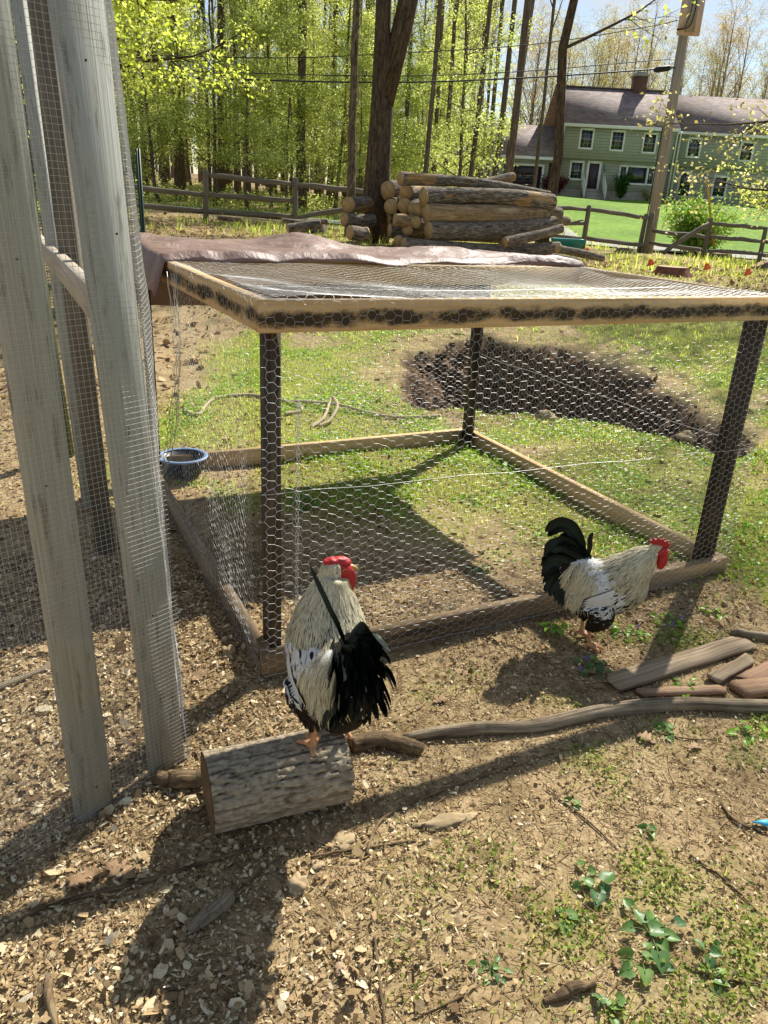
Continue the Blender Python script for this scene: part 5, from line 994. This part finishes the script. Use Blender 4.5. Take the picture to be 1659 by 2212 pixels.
    for sc, yy in ((1, 0), (.9, th*.75), (.55, th)):
        for s_ in ((1,) if yy == 0 else (1, -1)):
            V.append(np.column_stack([c0[0]+(pr[:, 0]-c0[0])*sc, np.full(n_, yy*s_)+r.normal(0, th*.22, n_), c0[1]+(pr[:, 1]-c0[1])*sc+r.normal(0, .0016, n_)]))
    V = np.vstack(V); j = np.arange(n_); jn = (j+1) % n_; qd = lambda a, b: np.stack([a*n_+j, a*n_+jn, b*n_+jn, b*n_+j], -1)
    m = MB(); m.add(V, [qd(0, 1), qd(1, 3), qd(0, 2)[:, ::-1], qd(2, 4)[:, ::-1], np.array([list(3*n_+j)]), np.array([list(4*n_+j[::-1])])]); o = hm(m).build('comb', M_comb, root, True); o.modifiers.new('s', 'SUBSURF').levels = 1; o.modifiers['s'].render_levels = 1
    for s_ in (1, -1):
        m = MB(); ell(m, (.022, .011*s_, -.036), (.017*(1.25 if comb == 'rose' else 1), .0085, .034*(1.15 if comb == 'rose' else 1))); m.V = [v*np.array([1, 1, 1])+np.array([.004, 0, 0])*((v[:, 2:3]+.04)/.03) for v in m.V]; hm(m).build('wattle', M_comb, root, True)
        m = MB(); ell(m, (-.004, .0215*s_, -.008), (.0055, .003, .007), 12, 8); hm(m).build('earlobe', M_lobe, root, True)
        m = MB(); ell(m, (.014, .0185*s_, .004), (.0046, .0038, .0046), 12, 8); e_ = hm(m).build('eye', M_iris, root, True); m = MB(); ell(m, (.0147, .0216*s_, .004), (.0022, .0014, .0022), 10, 6); hm(m).build('pupil', M_pupil, e_, True)
    m = MB(); tube(m, spline([(.026, 0, .001), (.038, 0, .0), (.048, 0, -.006), (.0505, 0, -.012)], 8), [.0095, .009, .008, .0065, .005, .0035, .002, .0006], 10); tube(m, [(.026, 0, -.008), (.036, 0, -.009), (.044, 0, -.0105)], [.006, .005, .001], 8); hm(m).build('beak', M_beak, root, True)
    root.location = place_at; root.rotation_euler = (0, 0, rz); root.scale = (scale, scale*(1.08 if comb == 'rose' else 1), scale*(.93 if comb == 'rose' else 1)); tag(root, label, 'rooster'); return root
# tail shapes, in each bird's own frame
r5 = np.random.default_rng(77)
def fan(n, ends, spread, w, base=((-.05, .345), (-.075, .27)), arch=.05, tw=.35):
    out = []
    for k in range(n):
        u = k/(n-1)*(len(ends)-1); i0 = min(int(u), len(ends)-2); e_ = np.array(ends[i0])*(1-u+i0)+np.array(ends[i0+1])*(u-i0); y = spread*r5.uniform(-1, 1); b = np.array(base[0])+(np.array(base[1])-np.array(base[0]))*(k/(n-1))
        mid = (b+e_)/2+np.array([-.012, arch*r5.uniform(.6, 1.2)]); q = r5.uniform(.9, 1.03); ex, ez = b+(e_-b)*q
        out.append(([(b[0]+.02, y*.3, b[1]), (b[0]*.6+mid[0]*.4-.004, y*.5, b[1]*.45+mid[1]*.55), (mid[0]*.55+ex*.45, y*.9, mid[1]*.6+ez*.4+.012), (ex, y*1.15, ez)], w*r5.uniform(.8, 1.2), tw*r5.uniform(-1, 1), .12))
    return out
tail2 = fan(80, [(-.14, .40), (-.185, .35), (-.195, .30), (-.188, .25), (-.165, .21), (-.135, .18), (-.1, .16)], .05, .028, ((-.03, .345), (-.055, .225)))+[
    ([(-.035, .0, .345), (-.074, .004, .44), (-.118, .01, .482), (-.165, .014, .472), (-.197, .016, .43)], .036, .1, .15), ([(-.035, .01, .34), (-.085, .014, .425), (-.125, .018, .455), (-.165, .02, .438), (-.185, .022, .41)], .036, -.15, .15), ([(-.035, -.012, .34), (-.09, -.016, .405), (-.13, -.02, .42), (-.17, -.026, .40), (-.188, -.026, .36)], .036, .2, .12)]
fo = G(1286, 1404); rz2 = R_(-13); c_, s_ = math.cos(rz2), math.sin(rz2); lx, ly = .024, -.043
rooster('black, white and cream rooster standing in profile beside the front rail of the cage', (fo[0]-(lx*c_-ly*s_)-.025, fo[1]-(lx*s_+ly*c_), fo[2]+.004), rz2, .1, (.055, .34), 1.0, [(.085, 0, .285), (.125, 0, .325), (.16, 0, .374), (.19, 0, .413)], [.086, .078, .055, .03], (.206, 0, .424), 0.0, 0, tail2, 5, .97, 0, (-.03, 0.0), 'single', ([(-.03, .0, .345), (-.03, .0, .40), (-.034, 0, .43), (-.028, 0, .458)], .019, .1))
tail1 = fan(120, [(-.12, .375), (-.15, .35), (-.17, .31), (-.172, .27), (-.16, .225), (-.14, .19), (-.1, .17)], .062, .03, ((-.03, .345), (-.06, .22)), .035, .6)+[
    ([(-.04, .03, .35), (-.09, .04, .395), (-.14, .05, .36), (-.165, .05, .3)], .034, .5, .1), ([(-.04, 0, .355), (-.08, -.01, .42), (-.12, -.03, .425), (-.15, -.06, .39)], .03, .6, .1)]
fo = Zp(700, 1612, .19); rz1 = R_(113)
rooster('black, white and cream rooster standing on the bark log with its tail to the camera', (fo[0]+.028, fo[1]-.03, .196), rz1, .4, (.046, .2), .8, [(.065, 0, .285), (.085, -.005, .35), (.092, -.012, .41), (.095, -.02, .46)], [.09, .076, .052, .031], (.1, -.024, .477), R_(-92), 0, tail1, 9, 1.05, R_(10), (0.0, .03), 'rose', ([(-.05, .0, .36), (-.06, .02, .42), (-.06, .05, .5), (-.04, .075, .575)], .012, 1.2))
# ------------------------------------------------------------------ litter, grass, plants
def visible(x, y):   # rough view wedge, with margin
    P = np.stack([x, y, T0(x, y)], -1)-CAM; z = P@CF; px = CX+FPX*(P@CR)/z; py = CY-FPX*(P@CU)/z; return (z > .3) & (px > -420) & (px < 2350) & (py > 300) & (py < 2330)
def scatter(n, x0, x1, y0, y1, seed, dens=None, pw=1.0):
    r = np.random.default_rng(seed); x = r.uniform(x0, x1, n); y = y0+(y1-y0)*r.uniform(0, 1, n)**pw; ok = visible(x, y)
    if dens is not None: ok &= r.uniform(0, 1, n) < dens(x, y)
    return x[ok], y[ok], r
def nrm_at(x, y): e = .03; dx = (T(x+e, y)-T(x-e, y))/(2*e); dy = (T(x, y+e)-T(x, y-e))/(2*e); N = np.stack([-dx, -dy, np.ones_like(dx)], -1); return N/np.linalg.norm(N, axis=1)[:, None]
def chips(name, x, y, r, smin, smax, asp, curl, tiltsd, mat, label, lift=.004):
    """thin curled flakes: six corners, four faces"""
    n = len(x); N = nrm_at(x, y)+r.normal(0, tiltsd, (n, 3)); N /= np.linalg.norm(N, axis=1)[:, None]; D = r.normal(size=(n, 3)); D -= N*(D*N).sum(1)[:, None]; D /= np.linalg.norm(D, axis=1)[:, None]; S = np.cross(N, D)
    L = r.uniform(smin, smax, n)[:, None]*r.choice([.5, .7, .9, 1.1, 1.4, 1.9, 2.8], n, p=[.18, .22, .22, .18, .12, .06, .02])[:, None]; W = L*r.uniform(asp[0], asp[1], n)[:, None]; C = np.stack([x, y, T(x, y)+lift*r.uniform(.3, 2.2, n)], -1); c = curl*r.uniform(-.3, 1, (n, 1))
    j = lambda s=.22: 1+r.uniform(-s, s, (n, 1))
    V = np.stack([C-D*L*.5*j()-S*W*.3*j(), C-S*W*.5*j()+N*W*c*.3, C+D*L*.5*j()-S*W*.25*j(), C+D*L*.42*j()+S*W*.3*j()+N*W*c, C+S*W*.5*j()+N*W*c*1.2, C-D*L*.48*j()+S*W*.3*j()+N*W*c], 1).reshape(-1, 3)
    o = np.arange(n)[:, None]*6; F = np.concatenate([o+np.array([[0, 1, 4, 5]]), o+np.array([[1, 2, 3, 4]])]); m = MB(); m.add(V, F, hv=np.repeat(r.uniform(-1, 1, n), 6)); return tag(m.build(name, mat), label, None, None, 'stuff')
def litmat(name, stops, trans=.12):
    t = NT(name); f = t.math('MULTIPLY_ADD', t.attr('hv'), .5); t.n[-1].inputs[2].default_value = .5; c = t.ramp(f, stops); n = t.noise(t.coord('World'), 160, 5); c = t.mix(t.ramp(n, [(.35, g(.4)), (.65, g(0))]), c, t.mix(1.0, c, g(.55), 'MULTIPLY')); t.set(Base_Color=c, Roughness=.85); t.b.inputs['Specular IOR Level'].default_value = .15; t.bump(n, .5, .002); t.translucent(c, trans); return t.m
M_chip = litmat('wood_chip', [(0, sl('#66523a')), (.25, sl('#967d5a')), (.55, sl('#bea379')), (.8, sl('#dcc69c')), (1, sl('#f0e2c0'))])
M_leaflit = litmat('dry_leaf', [(0, sl('#6a5238')), (.4, sl('#9c8058')), (.75, sl('#c0a47a')), (1, sl('#dec8a0'))], .2)
d_chip = lambda x, y: np.clip(.62+.6*smooth(.5, -.7, x+.25*(y-1.5))+.25*fbm(x*3, y*3, 71, 3)-.15, .12, 1)*np.clip(1.15-.6*grass_d(x, y), .3, 1)*smooth(.3, .47, fbm(x*1.7+4, y*1.7, 77, 3)+.2*smooth(.3, -.6, x))*(pitdepth(x, y) < .05)*.8
x, y, r = scatter(192000, -1.6, 2.4, .55, 3.0, 1, lambda x, y: np.clip(d_chip(x, y)*1.1, 0, 1)); chips('wood_chips', x, y, r, .003*(1+.7*smooth(.4, -.7, x+.2*(y-1.5))), .0085*(1+.7*smooth(.4, -.7, x+.2*(y-1.5))), (.2, .8), .5, .42, M_chip, 'tan wood chips and dry flakes strewn over the foreground ground')
x, y, r = scatter(9000, -1.5, .55, .55, 2.2, 8, lambda x, y: np.clip(smooth(.45, -.5, x+.35*(y-1.2))*smooth(.3, .5, fbm(x*2.2, y*2.2, 79, 3)), 0, 1)*smooth(2.3, 1.6, y)); chips('wood_chips', x, y, r, .010, .019, (.25, .8), .5, .4, M_chip, 'larger pale wood chips heaped near the bottom corner', .008)
x, y, r = scatter(90000, -3.6, 2.8, 2.2, 6.0, 2, lambda x, y: np.clip(d_chip(x, y)*.9+.12, 0, 1)); chips('leaf_litter', x, y, r, .006, .018, (.4, .9), .5, .35, M_leaflit, 'dry brown leaf litter around and inside the cage')
x, y, r = scatter(48000, -9, 9, 5.5, 19, 3, lambda x, y: (pitdepth(x, y) < .05)*np.clip(.2+.8*smooth(9, 12, y)+.5*smooth(-1, -2.5, x)-.4*grass_d(x, y), .05, 1), 1.2); chips('leaf_litter', x, y, r, .02, .05, (.45, .9), .5, .4, M_leaflit, 'pale dry leaf litter on the rise between the pit and the fence', .01)
x, y, r = scatter(30000, -.9, 2.4, .55, 3.2, 4, lambda x, y: np.clip(1-grass_d(x, y), .2, 1)); n = len(x)
m = MB(); an = r.uniform(0, 6.28, n); L = r.uniform(.012, .05, n); C = np.stack([x, y, T(x, y)+r.uniform(.001, .006, n)], -1); D = np.stack([np.cos(an), np.sin(an), r.normal(0, .12, n)], -1); wires(m, C-D*L[:, None]/2, C+D*L[:, None]/2, r.uniform(.0004, .0012, n)); m.A = {'hv': [(0, np.repeat(r.uniform(-1, 1, n), 6))]}
tag(m.build('straw_bits', M_leaflit), 'fine stems and straw bits on the ground', None, None, 'stuff')
# clods in the pit wall
x, y, r = scatter(5000, .2, 4, 5, 9.5, 5, lambda x, y: (pitdepth(x, y) > .03)*1.0); chips('soil_clods', x, y, r, .02, .07, (.6, 1), .8, .7, plain('clod_soil', sl('#5a4735'), .95, noise=.4, nsc=9), 'dark soil clods lining the dug pit', .012)
L_grass = leafmat('grass_blade', [(0, sl('#6a8430')), (.35, sl('#93a840')), (.7, sl('#b6c05a')), (1, sl('#d6c888'))], .55, .55, 1.65)
L_violet = leafmat('violet_leaf', [(0, sl('#4d7046')), (.5, sl('#648848')), (1, sl('#86a04e'))], .35, .4, 1.2); L_ivy = leafmat('ivy_leaf', [(0, sl('#6b9a2a')), (.5, sl('#8ab638')), (1, sl('#a9cc50'))], .45, .4, 1.3)
L_moss = leafmat('clover_leaf', [(0, sl('#4a661e')), (.5, sl('#7a8f30')), (1, sl('#a5a84a'))], .4, .6, 1.3)
def blades(name, x, y, r, h0, h1, w, label, lean=.8, mat=L_grass):
    n = len(x); az = r.uniform(0, 6.28, n); h = r.uniform(h0, h1, n)*(.6+.8*fbm(x*2, y*2, 91, 2)); D = np.stack([np.cos(az), np.sin(az), 0*az], -1); S = np.stack([-np.sin(az), np.cos(az), 0*az], -1); b = np.stack([x, y, T(x, y)-.003], -1); ln = (lean*h*r.uniform(.15, 1.2, n))[:, None]; W = (w*r.uniform(.7, 1.4, n))[:, None]; Z = np.array([[0, 0, 1.]])*h[:, None]
    V = np.stack([b-S*W, b+S*W, b+D*ln*.4+Z*.6+S*W*.8, b+D*ln*.4+Z*.6-S*W*.8, b+D*ln+Z*r.uniform(.7, 1, (n, 1))], 1).reshape(-1, 3); o = np.arange(n)[:, None]*5; m = MB(); hv = np.clip(r.normal(0, .45, n)+1.3*(fbm(x*.9, y*.9, 93, 3)-.5), -1, 1); m.add(V, [o+np.array([[0, 1, 2, 3]]), o+np.array([[3, 2, 4]])], hv=np.repeat(hv, 5)); return tag(m.build(name, mat), label, None, None, 'stuff')
x, y, r = scatter(255000, -2.2, 5.6, 1.9, 10.5, 11, lambda x, y: np.clip(grass_d(x, y)*1.05, 0, 1)*smooth(11, 7, y), .85); blades('grass', x, y, r, .012, .036, .0019, 'short yellow-green spring grass behind and inside the cage')
x, y, r = scatter(60000, -9, 10, 8, 20, 12, lambda x, y: np.clip(grass_d(x, y)*1.3+.04, 0, 1)); blades('grass', x, y, r, .03, .07, .005, 'thin patchy grass on the rise up to the fence')
x, y, r = scatter(185000, -.3, 2.8, .6, 2.8, 13, lambda x, y: grass_d(x, y)**1.3*.95); n = len(x); m = MB(); leaves(m, np.stack([x, y, T(x, y)+r.uniform(.002, .018, n)], -1), .011, 1.0, .15, .8, r, np.clip(r.normal(0, .5, n), -1, 1)); tag(m.build('ground_cover', L_moss), 'tiny green clover and chickweed creeping among the chips', None, None, 'stuff')
x, y, r = scatter(30000, -.2, 2.8, .6, 2.8, 14, lambda x, y: grass_d(x, y)*.7); blades('grass', x, y, r, .008, .03, .0013, 'fine sparse grass in the sunny foreground', 1.0)
x, y, r = scatter(90000, -1.6, 4.5, 2.4, 8.5, 18, lambda x, y: grass_d(x, y)*smooth(.42, .62, fbm(x*2.6, y*2.6, 101, 3))); n = len(x); m = MB(); leaves(m, np.stack([x, y, T(x, y)+r.uniform(.006, .03, n)], -1), .02, .8, .2, .75, r, np.clip(r.normal(.1, .5, n), -1, 1)); tag(m.build('ground_cover', L_ivy), 'patches of small bright weeds in the grass around the cage', None, None, 'stuff')
# weeds by the road and fence
x, y, r = scatter(14000, -9, 12, 14, 27, 15, lambda x, y: smooth(.45, .6, fbm(x*.7, y*.7, 97, 3))); blades('verge_weeds', x, y, r, .06, .25, .008, 'ragged weeds and tufts along the fence line', .7)
x, y, r = scatter(16000, -16, 6, 26, 40, 16); n = len(x); m = MB(); leaves(m, np.stack([x, y, T0(x, y)+r.uniform(.02, .7, n)**1.6], -1), .13, .5, .2, .5, r); tag(m.build('undergrowth', L_under), 'low green undergrowth on the floor of the wood', None, None, 'stuff')

# violets and weeds with leaves one can pick out
M_stalk = plain('green_stalk', sl('#5d7a34'), .6); M_violet = plain('violet_petal', sl('#8a78b8'), .6)
def heart(s, c, d, n_, fold=.18):
    d = norm(d); n_ = norm(np.asarray(n_)-d*(np.asarray(n_)@d)); w = np.cross(n_, d); P = [(0, 0, 0), (-.12, .32, .05), (.1, .5, fold), (.45, .42, fold*.8), (.78, .2, .02), (1, 0, -.12), (.78, -.2, .02), (.45, -.42, fold*.8), (.1, -.5, fold), (-.12, -.32, .05), (.4, 0, -.04)]
    return np.array([c+s*(d*a+w*b+n_*e_) for a, b, e_ in P])
HF = np.array([(10, k, k % 10+1 if k < 9 else 0) for k in range(0, 10)]); HF = np.array([(10, k, (k+1) % 10) for k in range(10)])
def plant(px, py, label, n, size, spread, h, mat, seed, flowers=0):
    p = G(px, py); o = empty('violet_plant', p); r = np.random.default_rng(seed)
    for k in range(n):
        az = k*2.4+r.uniform(-.5, .5); rad = spread*math.sqrt((k+.4)/n)*r.uniform(.7, 1.2); hh = h*r.uniform(.4, 1.2); b = p+[math.cos(az)*rad, math.sin(az)*rad, hh]; m = MB(); tube(m, spline([p, p*.6+b*.4+[0, 0, hh*.4], b], 5), .0012, 4, False); st = m.build('stalk', M_stalk, o)
        m = MB(); s_ = size*r.uniform(.65, 1.2); m.add(heart(s_, b-np.array([math.cos(az), math.sin(az), 0])*s_*.2, [math.cos(az), math.sin(az), r.uniform(-.35, .1)], [r.normal(0, .35), r.normal(-.1, .35), 1]), HF, hv=np.full(11, np.clip(r.normal(0, .5), -1, 1))); m.build('leaf', mat, o)
    for k in range(flowers):
        az = r.uniform(0, 6.28); b = p+[math.cos(az)*spread*.8, math.sin(az)*spread*.8, h*1.5]; m = MB(); tube(m, [p, b], .0008, 4, False); m.build('stalk', M_stalk, o); m = MB()
        for q in range(5): a = q*1.2566; m.add([b, b+[.008*math.cos(a-.4), .002, .008*math.sin(a-.4)], b+[.011*math.cos(a), -.002, .011*math.sin(a)], b+[.008*math.cos(a+.4), .002, .008*math.sin(a+.4)]], np.array([(0, 1, 2, 3)]))
        m.build('flower', M_violet, o)
    tag(o, label, 'plant', 'broad-leaved plants in the yard')
pl_ = [(1290, 1930, 'violet clump with a bright upright leaf in the middle of the green patch', 5, .036, .045, .02, L_violet), (1400, 2020, 'biggest violet clump with overlapping heart leaves near the lower right', 9, .04, .075, .022, L_violet), (1385, 2085, 'violet clump just below the biggest one', 6, .034, .05, .016, L_violet), (1525, 2065, 'violet clump right of the biggest one', 4, .032, .04, .016, L_violet), (1222, 1985, 'pair of bluish violet leaves left of the clumps', 3, .034, .03, .014, L_violet),
       (1265, 1890, 'small violet sprig above the clumps', 3, .026, .03, .016, L_violet), (1540, 2120, 'violet sprig near the lower right twig', 4, .028, .035, .012, L_violet), (1310, 2185, 'violet sprig at the bottom edge below the bark strip', 4, .03, .04, .012, L_violet), (1060, 2095, 'low leafy weed rosette near the bottom edge', 10, .018, .04, .008, L_violet), (1400, 1795, 'tiny leaf pair above the bare soil patch', 3, .022, .02, .012, L_violet),
       (1235, 1740, 'small sprig of pale leaves under the big branch', 3, .024, .025, .012, L_violet), (1195, 1368, 'bright ivy-like weed beside the rail behind the rooster tail', 13, .032, .05, .035, L_ivy), (1350, 1372, 'leafy weed patch just in front of the standing rooster', 14, .024, .07, .02, L_ivy), (1440, 1345, 'leafy weed patch below the front right cage post', 12, .024, .07, .018, L_ivy), (1545, 1330, 'leafy weeds to the right of the front right cage post', 10, .024, .06, .02, L_ivy),
       (1285, 1450, 'dark violet leaves shaded under the standing rooster', 12, .026, .07, .012, L_violet), (1440, 1588, 'two round leaves in the shade of the big branch', 4, .032, .04, .01, L_violet), (1610, 1590, 'weeds at the right edge under the big branch', 9, .026, .06, .02, L_ivy), (1480, 1490, 'weeds growing between the old planks', 9, .022, .06, .016, L_ivy), (1655, 1500, 'weeds behind the planks at the right edge', 6, .022, .05, .02, L_ivy),
       (1030, 1235, 'clump of leaves in the shade inside the cage near the pale stone', 6, .03, .05, .014, L_violet), (665, 1090, 'broad dark dock leaves in the cage shadow', 8, .05, .09, .02, L_violet), (1165, 1045, 'violets flowering along the right base rail', 10, .026, .08, .02, L_ivy), (1080, 1015, 'bright weed patch near the back right cage corner', 10, .03, .09, .03, L_ivy), (1020, 1085, 'bright weeds in the sunny middle of the cage', 12, .03, .12, .02, L_ivy), (760, 470, 'leafy shoot sprouting at the foot of the vine-wrapped tree', 12, .07, .2, .35, L_ivy), (842, 520, 'leafy shoot sprouting beside the forked tree and pile', 12, .07, .2, .3, L_ivy)]
for k, a in enumerate(pl_): plant(*a, seed=300+k, flowers=2 if k in (12, 13, 15, 22) else 0)
# big fallen oak leaves and large flakes
M_oakleaf = litmat('dry_oak_leaf', [(0, sl('#8a6a4c')), (.5, sl('#b39474')), (1, sl('#d2b898'))], .25)
def oakleaf(px, py, s, az, label, seed, hv=0):
    p = G(px, py)+[0, 0, .008]; r = np.random.default_rng(seed); half = [(0, .02), (.12, .1), (.2, .24), (.3, .1), (.42, .34), (.5, .14), (.62, .36), (.72, .15), (.84, .24), (.9, .08), (1, 0)]; V = []; d = np.array([math.cos(az), math.sin(az), 0]); w = np.array([-d[1], d[0], 0])
    for sg in (1, -1):
        for a, b in half: b = b*r.uniform(.8, 1.2); V.append(p+s*(d*(a-.5)+w*b*sg)+[0, 0, s*(.25*b+.06*math.sin(a*7+seed)+.03*r.normal())])
    mid = [p+s*d*(a-.5)+[0, 0, s*.04*math.sin(a*7+seed)] for a, b in half]; V += mid; n_ = len(half); F = [(22+k, k, k+1, 22+k+1) for k in range(n_-1)]+[(22+k+1, 11+k+1, 11+k, 22+k) for k in range(n_-1)]; m = MB(); m.add(V, np.array(F), hv=np.full(33, hv)); o = m.build('oak_leaf', M_oakleaf); md = o.modifiers.new('s', 'SOLIDIFY'); md.thickness = .0008; tag(o, label, 'leaf', 'fallen oak leaves')
for k, a in enumerate([(185, 1905, .085, .7, 'big lobed oak leaf left of its twin in the chips below the run'), (262, 1888, .09, 2.7, 'big lobed oak leaf right of its twin in the chips below the run'), (430, 1465, .075, 1.2, 'pale oak leaf between the run and the cage'), (950, 1518, .055, .4, 'pale curled oak leaf in front of the cage rail'), (1395, 1600, .07, 2.6, 'pale oak leaf lying under the big branch'), (1500, 1618, .055, .3, 'dry oak leaf right of another below the big branch'), (1380, 1345 , .06, 1.4, 'pale oak leaf in the weeds by the rooster'), (740, 2105, .05, 2.2, 'curled oak leaf near the bottom middle'), (1330, 2085, .035, 1.5, 'pale shredded oak leaf among the violets'), (40, 1795, .05, .6, 'square pale leaf flake at the foot of the mesh')]): oakleaf(*a, seed=k, hv=-.3+.13*k % 1)
